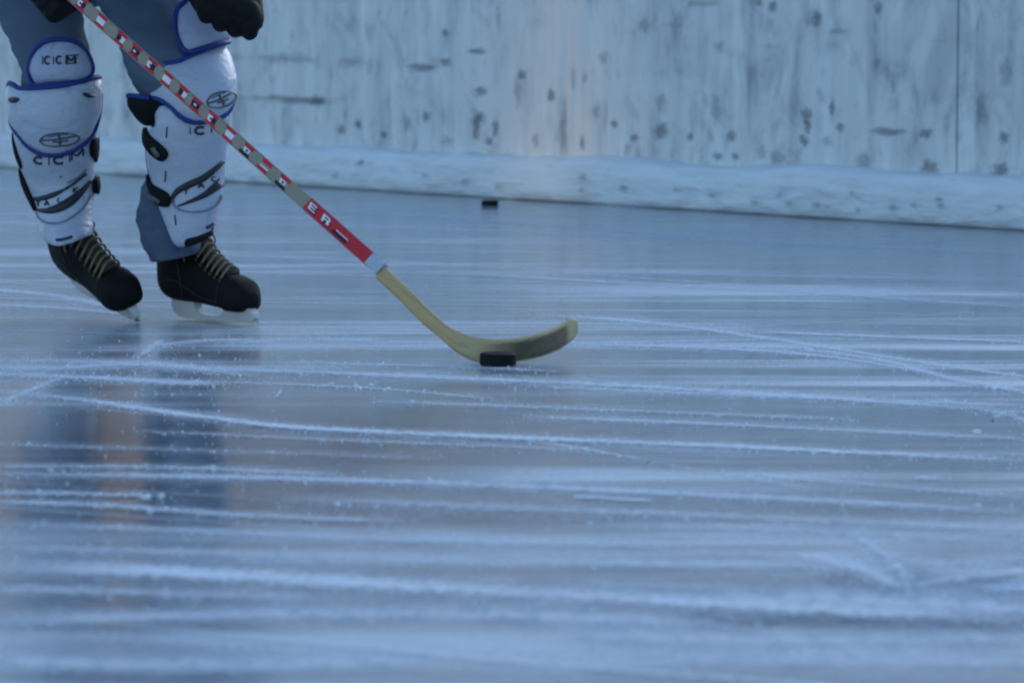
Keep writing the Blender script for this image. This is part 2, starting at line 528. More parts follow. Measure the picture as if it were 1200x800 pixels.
def ledge_material():
    q = N('frosted_concrete_ledge')
    v, _ = q.attr('wc')
    a = q.noise(q.mapping(v, (2.5, 9, 1)), 1.0, 5, .6, .5)
    b = q.noise(q.mapping(v, (6, 11, 1), loc=(4, 2, 0)), 1.0, 3, .5)
    d = q.math('ADD', q.math('MULTIPLY', q.ramp(a, .42, .70), .6), q.math('MULTIPLY', q.ramp(b, .58, .76), .5))
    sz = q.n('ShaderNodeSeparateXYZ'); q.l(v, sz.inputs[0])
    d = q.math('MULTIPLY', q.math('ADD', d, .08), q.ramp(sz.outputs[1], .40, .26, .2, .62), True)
    sep = q.n('ShaderNodeSeparateXYZ'); q.l(v, sep.inputs[0])
    g = q.math('SUBTRACT', sep.outputs[0], GLOW_S); g = q.math('POWER', 2.718, q.math('MULTIPLY', q.math('MULTIPLY', g, g), -6.0))  # the wall's warm glow painted on across the ledge
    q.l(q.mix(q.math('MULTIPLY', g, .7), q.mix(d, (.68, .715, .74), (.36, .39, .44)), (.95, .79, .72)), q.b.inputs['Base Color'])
    q.b.inputs['Roughness'].default_value = .55
    q.bump(q.math('ADD', a, b), .8, .02)
    return q.m
bm = bmesh.new(); ua = bm.verts.layers.float_vector.new('wc'); sa = bm.verts.layers.float_vector.new('sm')
prof = [(OUT + .0, .0), (.030, .0), (.012, .004), (.0, .014), (.0, .06), (.003, .125), (.009, .170), (.028, .193), (.070, .201), (OUT + .01, .207)]
n = 1100; rows = []
for i in range(n + 1):
    s = WL0 + (WL1 - WL0) * i / n
    r = []
    for j, (o, z) in enumerate(prof):
        k = 0 if j < 3 else 1
        dn = noise.noise(Vector((s * 2.1, j * .35, 3))) * .016 + noise.noise(Vector((s * 7, j * .8, 9))) * .009 + noise.noise(Vector((s * 19, j * 1.9, 4))) * .006 + noise.noise(Vector((s * 33, j * 3.1, 2))) * .005 * (j > 4)
        dz = noise.noise(Vector((s * 1.3, 5, j * .1))) * .020 * (j / 9) + noise.noise(Vector((s * 6, 2, j * .1))) * .010 * (j / 9)
        v = bm.verts.new(wl(s, o + (dn * k if j < 9 else 0), z + dz * k)); v[ua] = (s, z * 2 + o, 0); r.append(v)
    rows.append(r)
for i in range(n):
    for j in range(len(prof) - 1): bm.faces.new((rows[i][j], rows[i][j+1], rows[i+1][j+1], rows[i+1][j]))
# rubber marks on the ledge
for zz, (x, y, h) in enumerate([(425,190,7),(504,205,6),(738,220,7),(645,192,5),(688,208,7),(592,218,6),(552,213,8),(843,229,6),(893,237,7),(922,228,6),(934,238,6),
        (965,240,8),(980,242,5),(1005,226,5),(1015,246,6),(1107,234,6),(1111,241,6),(1080,240,7),(1180,243,7),(1055,243,8),(400,205,7),(800,222,5),(690,222,6)]):
    out = -.002
    h *= .62; a, b = wall_xy(x - h * 1.5, y, .016), wall_xy(x + h * 1.5, y, .016)
    t, u = wall_xy(x, y - h * 1.3, .016), wall_xy(x, y + h * 1.3, .016)
    q = []
    for (s, hz, cu, cv) in ((a[0], u[1], -1, -1), (b[0], u[1], 1, -1), (b[0], t[1], 1, 1), (a[0], t[1], -1, 1)):
        o = lerp_table([(.026, 0.0), (.06, -.004), (.12, .012), (.155, .028), (.178, .05), (.2, .1)], hz)[0]
        v = bm.verts.new(wl(s, o - .024, hz)); v[sa] = (cu, cv, zz * 1.7); v[ua] = (s, hz, 0); q.append(v)
    f = bm.faces.new(q); f.material_index = 1
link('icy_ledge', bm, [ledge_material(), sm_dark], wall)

# ---------------------------------------------------------------- unseen beyond the wall: building and pole added to warm the ice's reflections
hb = empty('unseen_building', (9, 52, 0), 'long brown unseen building added beyond the white rink wall for its reflection', 'building')
bm = bmesh.new(); box(bm, (-14, 50, -.04), (34, 58, 8.5)); link('wall', bm, mat('unseen_brown_render', (.84, .56, .45), .85, var=.15, scale=1.2), hb, False)
bm = bmesh.new()
pr = [(-14.5, 49.4, 8.5), (-14.5, 54, 11.2), (-14.5, 58.6, 8.5)]
loft(bm, [[Vector(p) for p in pr], [Vector((34.5, p[1], p[2])) for p in pr]]); link('unseen_roof', bm, mat('unseen_roof_tiles', (.16, .11, .10), .8, var=.3, scale=5), hb, False)
for r_ in range(2):
    for i in range(9):
        x0 = 1 + i * 3.6; z0 = 1.2 + r_ * 3.4
        bm = bmesh.new(); box(bm, (x0, 49.93, z0), (x0 + 1.3, 50.02, z0 + 1.7))
        wd = link('unseen_window', bm, mat('unseen_window_frame', (.6, .6, .6), .5), hb, False)
        bm = bmesh.new(); box(bm, (x0 + .1, 49.90, z0 + .1), (x0 + 1.2, 49.95, z0 + 1.6))
        link('pane', bm, mat('window_glass', (.04, .05, .06), .1), wd, False)
pp = at(125, 100, 27); pp.z = 0  # unseen pole, added for the orange streak mirrored in the ice
wp = empty('unseen_pole', pp, 'thick orange brown unseen pole added behind the rink wall for its reflection', 'pole')
bm = bmesh.new(); tube(bm, [Vector((pp.x, pp.y, z)) for z in (-.04, 1, 2, 3.2, 4.5)], lambda t: .29 - .03 * t, 16)
link('shaft', bm, mat('unseen_pole_orange', (.60, .27, .13), .8, var=.2, scale=6), wp)
bm = bmesh.new(); tube(bm, [Vector((pp.x, pp.y, z)) for z in (4.5, 4.55, 4.6)], lambda t: .28 - .15 * t, 16)
link('cap', bm, mat('unseen_pole_zinc', (.4, .4, .4), .4, metal=.8), wp)

# ---------------------------------------------------------------- pucks
rubber = mat('black_rubber', (.010, .011, .012), .7, spec=.1, var=.3, scale=90, bump=.3, bscale=500)
def puck(c, rz, *a):
    t = empty('hockey_puck', c, *a)
    bm = bmesh.new(); seg = 64; rings = []
    for (r, z) in ((.034, 0), (.0366, .0008), (.0378, .0026), (.0381, .005)): rings.append((r, z))
    for i in range(7):
        rings.append((.0381 if i % 2 else .0376, .0062 + i * .0022))
    for (r, z) in ((.0381, .0204), (.0378, .0228), (.0366, .0246), (.034, .0254), (.02, .0255)): rings.append((r, z))
    loft(bm, [[Vector((c.x + r * math.cos(rz + k*2*math.pi/seg), c.y + r * math.sin(rz + k*2*math.pi/seg), c.z + z)) for k in range(seg)] for r, z in rings])
    for f in bm.faces:
        pass
    link('puck_body', bm, rubber, t)
    return t
g = ground(583.5, 430); puck(Vector((g.x, g.y + .040, .0005)), .3, 'black rubber puck on the ice touching the wooden stick blade', 'puck')
g = ground(574, 242); puck(Vector((g.x, g.y + .040, .0005)), .9, 'small black puck lying alone at the foot of the white wall', 'puck')

# ---------------------------------------------------------------- hockey stick
GR, HE = at(72, -16, 7.86), at(515, 375.5, 7.075)
AX = (HE - GR).normalized()
def st_at(x):
    """point on the shaft's centre line that falls on photo column x"""
    k = (x - 600) / F
    # (p-CP).RT = k * (p-CP).FW
    a, b = GR - CP, AX
    t = (k * a.dot(FW) - a.dot(RT)) / (b.dot(RT) - k * b.dot(FW))
    return t
view = (GR.lerp(HE, .5) - CP).normalized()
SW = AX.cross(view).normalized()                   # across the wide face
if SW.z > 0: SW = -SW                              # SW points to the lower edge
SD = SW.cross(AX).normalized()
if SD.dot(view) > 0: SD = -SD                      # SD points to the camera
HW, HT = .0152, .0098
def sp(t, w_=0, d_=0): return GR + AX * t + SW * w_ + SD * d_

stick = empty('hockey_stick', at(545, 424, 7.07) , 'wooden hockey stick with red and black patterned shaft held by the skater', 'hockey stick')
stick.location.z = 0
m_tan = mat('taupe_lacquer', (.28, .24, .175), .4, var=.15, scale=60)
m_red = mat('red_lacquer', (.52, .02, .03), .38, var=.12)
m_blk = mat('black_lacquer', (.012, .012, .015), .4)
m_wht = mat('white_lacquer', (.72, .70, .72), .4)
m_grn = mat('grey_green_edge', (.12, .15, .14), .45)
m_alu = mat('bare_metal_collar', (.42, .46, .50), .5, metal=.2)
def rect_ring(t, hw, ht, ch=.0022):
    c = [(-hw + ch, ht), (hw - ch, ht), (hw, ht - ch), (hw, -ht + ch), (hw - ch, -ht), (-hw + ch, -ht), (-hw, -ht + ch), (-hw, ht - ch)]
    return [sp(t, a, b) for a, b in c]
def lam(bm, pts, mi, d=HT + .0004, sh_=.0045):
    """printed shape on the wide face: pts (t, across -1..1)"""
    T = [bm.verts.new(sp(t + a * sh_, a * (HW - .0016), d)) for t, a in pts]
    f = bm.faces.new(T); f.material_index = mi
    return f
t_red0, t_end = st_at(362), st_at(434)
bm = bmesh.new()
loft(bm, [rect_ring(t, HW, HT) for t in (-.30, -.2, 0, .3, .6, t_end)])
for f in bm.faces: f.material_index = 0
CELL = .0
cells = [(121,20),(144,38),(161,57),(180,74),(198,90),(216,105),(232,121),(251,139),(271,158),(292,176),(313,196),(334,214)]
rnd = random.Random(3)
u = .0148
lay = 0
for i, (x, y) in enumerate([(75,-12),(98,2)] + cells):
    t = st_at(x)
    if i < 11:
        lam(bm, [(t - 1.45*u, -1), (t + 1.25*u, -1), (t + 1.0*u, -.42), (t - 1.0*u, -.42)], 1)
        lam(bm, [(t - 1.05*u, .5), (t + 1.1*u, .5), (t + 1.5*u, 1), (t - 1.3*u, 1)], 1)
        e = (.0, .12, -.1)[i % 3] * u
        lam(bm, [(t - 1.0*u + e, -.42), (t + .05*u + e, -.42), (t - .05*u + e, .5), (t - .9*u + e, .5)], (2, 3, 3, 2)[i % 4])
        lam(bm, [(t + .05*u + e, -.42), (t + 1.0*u + e, -.40), (t + .9*u, .5), (t - .05*u + e, .5)], (3, 2, 2, 3)[(i + 1) % 4])
        lam(bm, [(t - .45*u, -.1), (t + .15*u, -.12), (t + .2*u, .2), (t - .4*u, .22)], (3, 2)[i % 2], HT + .0008)
    else:
        u = .0165
        lam(bm, [(t - 1.0*u, -1), (t + 1.3*u, -1), (t + 1.1*u, -.3), (t - .7*u, -.3)], 1)
        lam(bm, [(t - 1.4*u, .45), (t + .7*u, .4), (t + 1.0*u, 1), (t - 1.2*u, 1)], 2 if i % 2 else 1)
        if i % 2:
            lam(bm, [(t - .7*u, -.3), (t + .6*u, -.3), (t + .5*u, .4), (t - .6*u, .42)], 3)
            lam(bm, [(t - .2*u, -.1), (t + .3*u, -.1), (t + .2*u, .25), (t - .2*u, .25)], 2, HT + .0008)
        else:
            lam(bm, [(t - 1.0*u, .15), (t + .9*u, .12), (t + .7*u, .4), (t - .9*u, .42)], 3)
# thin dark and red edge lines between the blocks
for i in range(46):
    t = -.27 + i * .0245
    if t > t_red0: break
    lam(bm, [(t, .86), (t + .016, .86), (t + .016, 1), (t, 1)], 1 if i % 3 else 4, HT + .0002)
    lam(bm, [(t, -1), (t + .019, -1), (t + .019, -.88), (t, -.88)], 4 if i % 3 else 1, HT + .0002)
# solid red end
loft_r = [rect_ring(t, HW + .0006, HT + .0006) for t in (t_red0, t_end)]
n0 = len(bm.faces); loft(bm, loft_r); bm.faces.ensure_lookup_table()
for f in bm.faces[n0:]: f.material_index = 1
# letters E, R and an underline bar near the red end
def letter(strokes, t0, du, mi, d, lo=-.55, hi=.5):
    for (a, b, c, e) in strokes:                   # u0,v0,u1,v1 in a 0..1 box, v from the lower edge up
        lam(bm, [(t0 + a*du, hi + (lo - hi)*b), (t0 + c*du, hi + (lo - hi)*b), (t0 + c*du, hi + (lo - hi)*e), (t0 + a*du, hi + (lo - hi)*e)], mi, d)
d1, d2 = HT + .0012, HT + .0016
E_ = [(0, 0, .28, 1), (.28, 0, 1, .2), (.28, .4, .85, .6), (.28, .8, 1, 1)]
R_ = [(0, 0, .28, 1), (.28, .8, .85, 1), (.28, .38, .85, .56), (.72, .56, 1, .8), (.62, 0, .95, .38)]
tE, tR = st_at(365), st_at(380.5)
for dl, mi, d in ((.0035, 2, d1), (0, 3, d2)):
    letter(E_, tE + dl, .024, mi, d, -.62 + dl*40, .50 + dl*70)
    letter(R_, tR + dl, .027, mi, d, -.62 + dl*40, .50 + dl*70)
lam(bm, [(st_at(395), .25), (st_at(410), .25), (st_at(410), .8), (st_at(392), .8)], 2, d1)
lam(bm, [(st_at(397), .02), (st_at(411), .02), (st_at(411), .18), (st_at(397), .18)], 3, d1)
link('shaft', bm, [m_tan, m_red, m_blk, m_wht, m_grn], stick, False)
t_c = st_at(448)
bm = bmesh.new(); loft(bm, [rect_ring(t, HW - .0004, HT - .0004) for t in (t_end, t_c)]); link('metal_collar', bm, m_alu, stick, False)
bm = bmesh.new(); loft(bm, [rect_ring(t, HW + .001, HT + .001) for t in (-.335, -.33, -.30)]); link('butt_end', bm, m_blk, stick, False)

def wood_material():
    q = N('worn_ash_wood')
    v, _ = q.attr('bl')                            # (metres along, -1..1 across, 0)
    g = q.noise(q.mapping(v, (5, 9, 1)), 1.0, 5, .6, .4)
    c = q.mix(q.ramp(g, .35, .7), (.54, .37, .18), (.42, .27, .12))
    sep = q.n('ShaderNodeSeparateXYZ'); q.l(v, sep.inputs[0])
    t, a = sep.outputs[0], sep.outputs[1]
    n2 = q.noise(q.mapping(v, (26, 3, 1)), 1.0, 4, .6)
    # greenish fibre-glass skin towards the blade, brown puck-rubbed patch on its face
    c = q.mix(q.ramp(t, .20, .28), c, (.47, .36, .19))
    w1 = q.math('ADD', t, q.math('MULTIPLY', n2, .05))
    patch = q.math('MULTIPLY', q.ramp(w1, .30, .42), q.ramp(w1, .60, .565))
    aa = q.math('ADD', a, q.math('MULTIPLY', n2, .5))
    patch = q.math('MULTIPLY', patch, q.math('MULTIPLY', q.ramp(aa, -.62, -.20), q.ramp(aa, 1.25, 1.0)))
    c = q.mix(q.math('MULTIPLY', patch, .95), c, (.07, .058, .036))
    blt = q.noise(q.mapping(v, (14, 1.6, 1), loc=(2, 5, 0)), 1.0, 5, .7, .5)
    c = q.mix(q.math('MULTIPLY', q.ramp(blt, .48, .70), .45), c, (.20, .15, .09))
    c = q.mix(q.math('MULTIPLY', q.ramp(t, .555, .60), .7), c, (.37, .38, .20))
    wear = q.math('MULTIPLY', q.ramp(a, .72, .95), q.ramp(n2, .45, .6))
    c = q.mix(q.math('MULTIPLY', wear, .5), c, (.16, .12, .08))
    q.l(c, q.b.inputs['Base Color']); q.b.inputs['Roughness'].default_value = .6; q.b.inputs['Specular IOR Level'].default_value = .2
    return q.m
def px_d(x):
    p = sp(st_at(x)); return (p - CP).dot(FW)
stn = [((453.5,314.5),(441,326),px_d(448)), ((480,339),(467.5,351),px_d(474)), ((505,364),(491,375),px_d(498)), ((524,381),(510,391),7.075), ((540,389.5),(528,407),7.065),
       ((553,394),(544,418),7.06), ((566,396.5),(559,424),7.056), ((585,397.5),(583,425.2),7.055), ((605,396),(606,423.5),7.07),
       ((625,392),(630,419),7.10), ((645,385),(650,412),7.15), ((659,378),(664,403.5),7.195), ((669,373),(672.5,396),7.225), ((675,374),(676.8,388),7.24)]
path = [tuple(a) + tuple(b) + (d,) for a, b, d in stn]
def res(path, k=5):
    out = []
    for i in range(len(path) - 1):
        p = path[max(0, i-1)]; a = path[i]; b = path[i+1]; q = path[min(len(path)-1, i+2)]
        for j in range(k):
            t = j / k
            out.append([.5*(2*a[c] + (b[c]-p[c])*t + (2*p[c]-5*a[c]+4*b[c]-q[c])*t*t + (3*a[c]-p[c]-3*b[c]+q[c])*t**3) for c in range(5)])
    out.append(list(path[-1])); return out
bm = bmesh.new(); bl = bm.verts.layers.float_vector.new('bl')
prev = None; rows = []; s = 0
RS = res(path)
for i, r in enumerate(RS):
    f = i / (len(RS) - 1)
    lean = .012 * max(0, min(1, (f - .3) / .3))    # the blade's face lies back a little
    T, B = at(r[0], r[1], r[4] + lean), at(r[2], r[3], r[4])
    B.z = max(B.z, .001)
    M = (T + B) / 2
    if prev is not None: s += (M - prev).length
    prev = M
    nrm = (T - B).normalized()
    th = lerp_table([(0, HT - .0008), (.2, HT - .001), (.35, .007), (.5, .004), (1, .003)], f)[0]
    j = RS[min(len(RS)-1, i+1)]; h = RS[max(0, i-1)]
    tg = (at(j[0], j[1], j[4]) - at(h[0], h[1], h[4])).normalized()
    nn = tg.cross(nrm).normalized()
    if nn.dot(view) > 0: nn = -nn
    row = []
    NA = 8
    for k in range(NA + 1):
        a = k / NA; e = 1 if 0 < k < NA else .45
        v = bm.verts.new(T.lerp(B, a) + nn * th * e); v[bl] = (s, a*2 - 1, 0); row.append(v)
    for k in range(NA, -1, -1):
        a = k / NA; e = 1 if 0 < k < NA else .45
        v = bm.verts.new(T.lerp(B, a) - nn * th * e); v[bl] = (s, a*2 - 1, 3); row.append(v)
    rows.append(row)
n = len(rows[0])
for i in range(len(rows) - 1):
    for k in range(n): bm.faces.new((rows[i][k], rows[i][(k+1) % n], rows[i+1][(k+1) % n], rows[i+1][k]))
bm.faces.new(rows[0][::-1]); bm.faces.new(rows[-1])
link('blade', bm, wood_material(), stick)

# ---------------------------------------------------------------- the skater
m_skin = mat('skin', (.52, .33, .25), .55)
m_trs = mat('slate_blue_fabric', (.082, .116, .168), .85, spec=.2, var=.14, scale=14, bump=.5, bscale=900)
def pad_material(name, col, rough, wr):
    q = N(name); c = q.co('Object')
    big = q.noise(q.mapping(c, (9, 9, 22)), 1.0, 3, .5, .8)
    mid = q.noise(q.mapping(c, (40, 40, 70)), 1.0, 4, .6, .4)
    fine = q.noise(c, 420, 2, .6)
    scr = q.noise(q.mapping(c, (60, 60, 9), (0, .5, .2)), 1.0, 4, .65, .6)
    dirt = q.noise(c, 24, 6, .7, .5)
    d = q.math('ADD', q.math('MULTIPLY', q.ramp(scr, .60, .72), .35), q.math('MULTIPLY', q.ramp(dirt, .52, .75), .40), True)
    q.l(q.mix(d, col, tuple(x * .50 for x in col)), q.b.inputs['Base Color'])
    q.l(q.ramp(d, 0, 1, rough, .75), q.b.inputs['Roughness'])
    h = q.math('ADD', q.math('MULTIPLY', big, 1.0), q.math('ADD', q.math('MULTIPLY', mid, .25), q.math('MULTIPLY', fine, .05)))
    q.bump(h, wr, .02)
    return q.m
m_pad = pad_material('white_pad_shell', (.385, .42, .505), .42, .38)
m_pad2 = pad_material('white_pad_fabric', (.33, .355, .47), .7, .5)
m_blue = mat('royal_blue_binding', (.008, .026, .17), .6, var=.2)
m_ink = mat('black_print', (.02, .022, .03), .5)
m_emb = mat('dark_grey_print', (.06, .07, .10), .5)
m_gry = mat('grey_print', (.16, .18, .24), .5)
m_strap = mat('black_strap', (.008, .008, .01), .75, spec=.12, var=.4, bump=.4, bscale=700)
m_buck = mat('dull_buckle', (.10, .10, .095), .4)
m_boot = mat('black_boot_leather', (.005, .0053, .006), .6, spec=.10, var=.4, scale=30, bump=.25, bscale=300)
m_lace = mat('waxed_yellow_lace', (.17, .14, .075), .8, var=.3)
m_hold = mat('off_white_blade_holder', (.50, .49, .48), .45, var=.12, scale=30)
m_steel = mat('steel', (.35, .36, .38), .28, metal=.9)
m_jer = mat('navy_jersey', (.02, .03, .07), .8, var=.2, bump=.4, bscale=600)
m_glove = mat('black_glove_leather', (.010, .011, .012), .65, spec=.12, var=.5, scale=60, bump=.5, bscale=350)
m_helm = mat('black_helmet', (.015, .015, .018), .3)

#           y    xc   a    dist  depth ratio
LA = Leg([(-75, 25, 56, 8.47, 1.05), (-30, 33, 55, 8.37, 1.05), (0, 41, 53, 8.29, 1.03), (30, 49.5, 47.5, 8.24, 1.0), (55, 58.5, 44, 8.205, 1.0), (75, 65, 42.5, 8.19, 1.0), (95, 67, 42, 8.185, 1.0),
          (130, 66, 41, 8.20, 1.0), (170, 66, 37, 8.225, 1.05), (220, 71, 32, 8.24, 1.1), (255, 78, 26, 8.245, 1.05), (280, 80, 24, 8.245, 1.05), (305, 82, 18, 8.25, 1.1)])
PA = Leg([(84, 64.5, 50, 8.185, .92), (100, 64.5, 51.5, 8.175, .95), (130, 65, 51, 8.18, .98), (150, 65, 49.5, 8.19, 1.0), (165, 64.5, 47, 8.20, 1.0), (190, 66.5, 43.5, 8.22, 1.0),
          (220, 71, 39.5, 8.245, 1.0), (250, 76, 33, 8.225, 1.05), (275, 79, 30.5, 8.20, 1.15), (295, 80.5, 29, 8.19, 1.2)], 5, 4.5)
FA = Leg([(40, 72, 46, 8.20, 1.0), (60, 73.5, 43, 8.19, 1.0), (80, 73.5, 42, 8.18, 1.05), (100, 73, 42, 8.175, 1.05)], 4, 2)
KB = Leg([(105, 203, 50, 8.075, .85), (114, 202, 51, 8.075, .85), (124, 201, 49, 8.075, .85), (134, 201, 44, 8.08, .85), (148, 203, 36, 8.085, .9)], 3, 2)
LB = Leg([(-75, 148, 56, 8.42, 1.0), (-30, 158, 58, 8.32, 1.0), (0, 172, 58, 8.24, 1.0), (30, 184, 54, 8.17, 1.0), (60, 196, 53, 8.11, 1.0), (90, 207, 54, 8.075, 1.0), (120, 214, 47, 8.08, 1.0),
          (150, 217, 40, 8.10, 1.0), (200, 214, 39, 8.14, 1.05), (240, 203, 38.5, 8.185, 1.05), (262, 202, 38, 8.20, 1.05), (285, 204, 33, 8.195, 1.15), (300, 205, 27, 8.20, 1.25), (318, 207, 22, 8.20, 1.3)])
PB = Leg([(48, 222, 38, 8.10, .95), (60, 222, 42, 8.085, .97), (75, 222.5, 46, 8.07, 1.0), (90, 223.5, 48.5, 8.06, 1.0), (110, 224, 49, 8.055, 1.0), (130, 223, 48.5, 8.06, 1.0), (150, 220, 48.5, 8.07, 1.0),
          (185, 218, 46.5, 8.095, 1.0), (210, 219, 43.5, 8.115, 1.0), (235, 219, 40.5, 8.125, 1.05), (260, 220, 35, 8.13, 1.15), (290, 222, 29, 8.13, 1.25)], 5, 4.5)
FB = Leg([(-30, 214, 44, 8.16, 1.0), (0, 217, 44, 8.12, 1.0), (30, 220, 44, 8.09, 1.0), (60, 222, 43, 8.075, 1.0)], 4, 2)

# skeleton
hd = Vector((.72, -.69, 0)); lat = Vector((-.69, -.72, 0))          # facing; to his right
hipA, hipB = LA.frame(-60)[0], LB.frame(-60)[0]
pelv = (hipA + hipB) / 2 + Vector((0, .02, .05))
chest = pelv + hd * .40 + Vector((0, 0, .34))
belly = pelv.lerp(chest, .45) - hd * .02
neck = chest + hd * .12 + Vector((0, 0, .13))
headc = neck + hd * .09 + Vector((0, 0, .12))
shR = chest + lat * .19 + Vector((0, 0, .05)); shL = chest - lat * .19 + Vector((0, 0, .05))
haR = at(74, -22, 7.92); haL = at(262, -12, 7.90)
def elbow(s, h, out):
    m = (s + h) / 2; d = (h - s).length
    b = math.sqrt(max(0.0004, .30**2 - (d/2)**2)) if d < .6 else .02
    return m + out.normalized() * b
elR = elbow(shR, haR, lat * .6 - hd * .8); elL = elbow(shL, haL, -lat * .6 - hd * .8)

def skin_mesh(name, nodes, edges, m, parent, sub=2, root=0):
    me = bpy.data.meshes.new(name)
    org = Vector((0, 0, 0))
    pr = parent
    while pr is not None: org = org + pr.location; pr = pr.parent
    me.from_pydata([tuple(p - org) for p, r in nodes], edges, [])
    o = bpy.data.objects.new(name, me); COL.objects.link(o); o.parent = parent
    sk = o.modifiers.new('s', 'SKIN'); sk.use_smooth_shade = True
    for i, (p, r) in enumerate(nodes):
        sv = me.skin_vertices[0].data[i]
        sv.radius = (r, r) if not isinstance(r, tuple) else r
        sv.use_root = (i == root)
    ss = o.modifiers.new('d', 'SUBSURF'); ss.levels = ss.render_levels = sub
    bpy.context.view_layer.update()
    bake(o); o.data.materials.append(m)
    return o

base = ground(200, 380); base.z = 0
person = empty('person', base, 'hockey skater in white shin guards and black skates pushing a puck with the stick', 'person')
kA, kB = LA.frame(115)[0], LB.frame(100)[0]
aA, aB = LA.frame(262)[0], LB.frame(285)[0]
nodes = [(pelv, .135), (belly, .125), (chest, .15), (neck, .06), (neck.lerp(headc, .5), .062), (headc + Vector((0, 0, .02)), .098), (headc + Vector((0, 0, .08)), .075),
         (hipA, .085), (kA, .055), (aA, .030), (hipB, .085), (kB, .055), (aB, .034),
         (shR, .06), (elR, .042), (haR, .032), (shL, .06), (elL, .042), (haL, .032), (headc + hd * .10 - Vector((0, 0, .045)), .04)]
edges = [(0,1),(1,2),(2,3),(3,4),(4,5),(5,6),(0,7),(7,8),(8,9),(0,10),(10,11),(11,12),(2,13),(13,14),(14,15),(2,16),(16,17),(17,18),(4,19)]
body = skin_mesh('body', nodes, edges, m_skin, person)
# face: nose, ears, eyes, brows, mouth
bm = bmesh.new()
face = headc + hd * .095
def blob(c, r, sx=(1, 1, 1)):
    g_ = bmesh.ops.create_icosphere(bm, subdivisions=3, radius=1)
    for v in g_['verts']: v.co = c + Vector((v.co.x * r * sx[0], v.co.y * r * sx[1], v.co.z * r * sx[2]))
blob(face + hd * .012 - Vector((0, 0, .005)), .018, (1, 1, 1.5))
link('nose', bm, m_skin, person)
for s_ in (-1, 1):
    bm = bmesh.new(); blob(headc + lat * s_ * .095, .026, (.5, .7, 1.2)); link('ear', bm, m_skin, person)
bm = bmesh.new()
for s_ in (-1, 1): blob(face + lat * s_ * .032 + Vector((0, 0, .025)), .012)
link_split('eye', bm, mat('eye', (.08, .06, .05), .15), person)
bm = bmesh.new(); tube(bm, [face + hd * .005 + lat * k * .012 - Vector((0, 0, .05 - .001*abs(k))) for k in range(-2, 3)], .006, 6)
link('mouth', bm, mat('lips', (.40, .17, .15), .5), person)
# helmet
bm = bmesh.new()
rings = []
for i in range(13):
    a = R(-12 + i * 8.4); rr = .128 * math.cos(a); z = .135 * math.sin(a)
    rings.append([headc + hd * (-.008) + Vector((rr * math.cos(k * math.pi/16) * 1.0, rr * math.sin(k * math.pi/16), z + .055)) for k in range(32)])
loft(bm, rings); link('helmet', bm, m_helm, person)
# jersey
jn = [(pelv + Vector((0, 0, -.02)), .175), (belly, .165), (chest, .185), (neck - Vector((0, 0, .02)), .085), (shR, .085), (elR, .066), (haR.lerp(elR, .22), .055), (shL, .085), (elL, .066), (haL.lerp(elL, .22), .055)]
skin_mesh('jersey', jn, [(0,1),(1,2),(2,3),(2,4),(4,5),(5,6),(2,7),(7,8),(8,9)], m_jer, person)
# trousers: two legs and a seat
bmA = LA.tube_mesh(-75, 276, 90, 56, 0, .009, 1); meA = bpy.data.meshes.new('t'); bmA.to_mesh(meA); bmA.free()
bm = LB.tube_mesh(-75, 300, 110, 60, 0, .013, 5, 6); bm.from_mesh(meA)
g_ = bmesh.ops.create_icosphere(bm, subdivisions=4, radius=1)
for v in g_['verts']: v.co = pelv + Vector((v.co.x * .185, v.co.y * .165, v.co.z * .17 - .03))
link('trousers', bm, m_trs, person)

# ---- shin guard on the leg at the left of the photograph (his right leg)
def letters_C(L, bm, cx, cy, w_, h_, sw, off, tilt=0.0):
    pts = []
    for k in range(13):
        a = R(48 + k * 264 / 12); x, y = cx + w_ * math.cos(a), cy - h_ * math.sin(a)
        pts.append((x, y + tilt * (x - cx)))
    L.band(bm, pts, sw, off, step=.8)
def letters_M(L, bm, cx, cy, w_, h_, sw, off, tilt=0.0):
    for a, b in (((-1, 1), (-1, -1)), ((-1, -1), (0, .4)), ((0, .4), (1, -1)), ((1, -1), (1, 1))):
        p = [(cx + w_ * q[0], cy + h_ * q[1] + tilt * w_ * q[0]) for q in (a, b)]
        L.band(bm, p, sw, off, step=.8, smooth=False)
def emblem(L, bm, cx, cy, w_, h_, rot, off):
    c, s_ = math.cos(rot), math.sin(rot)
    def T(x, y): return (cx + x * w_ * c - y * h_ * s_, cy + x * w_ * s_ + y * h_ * c)
    el = [T(math.cos(k * math.pi/14), math.sin(k * math.pi/14)) for k in range(28)]
    L.band(bm, el, lambda t: 1.1 + 1.0 * abs(math.sin(t * math.pi * 2 + .6)), off, closed=True, step=1)
    L.band(bm, [T(-.95, -.12), T(-.4, -.05), T(.1, -.15), T(.85, -.4)], 2.2, off + .0004, step=1)
    L.band(bm, [T(.0, -.75), T(.05, 0), T(.0, .8)], 2.8, off + .0006, step=1)
    L.band(bm, [T(-.35, .25), T(.0, .3), T(.45, .2)], 2.0, off + .0008, step=1)
    L.band(bm, [T(-.55, -.5), T(-.1, -.7), T(.5, -.75)], 1.3, off + .0010, step=1)

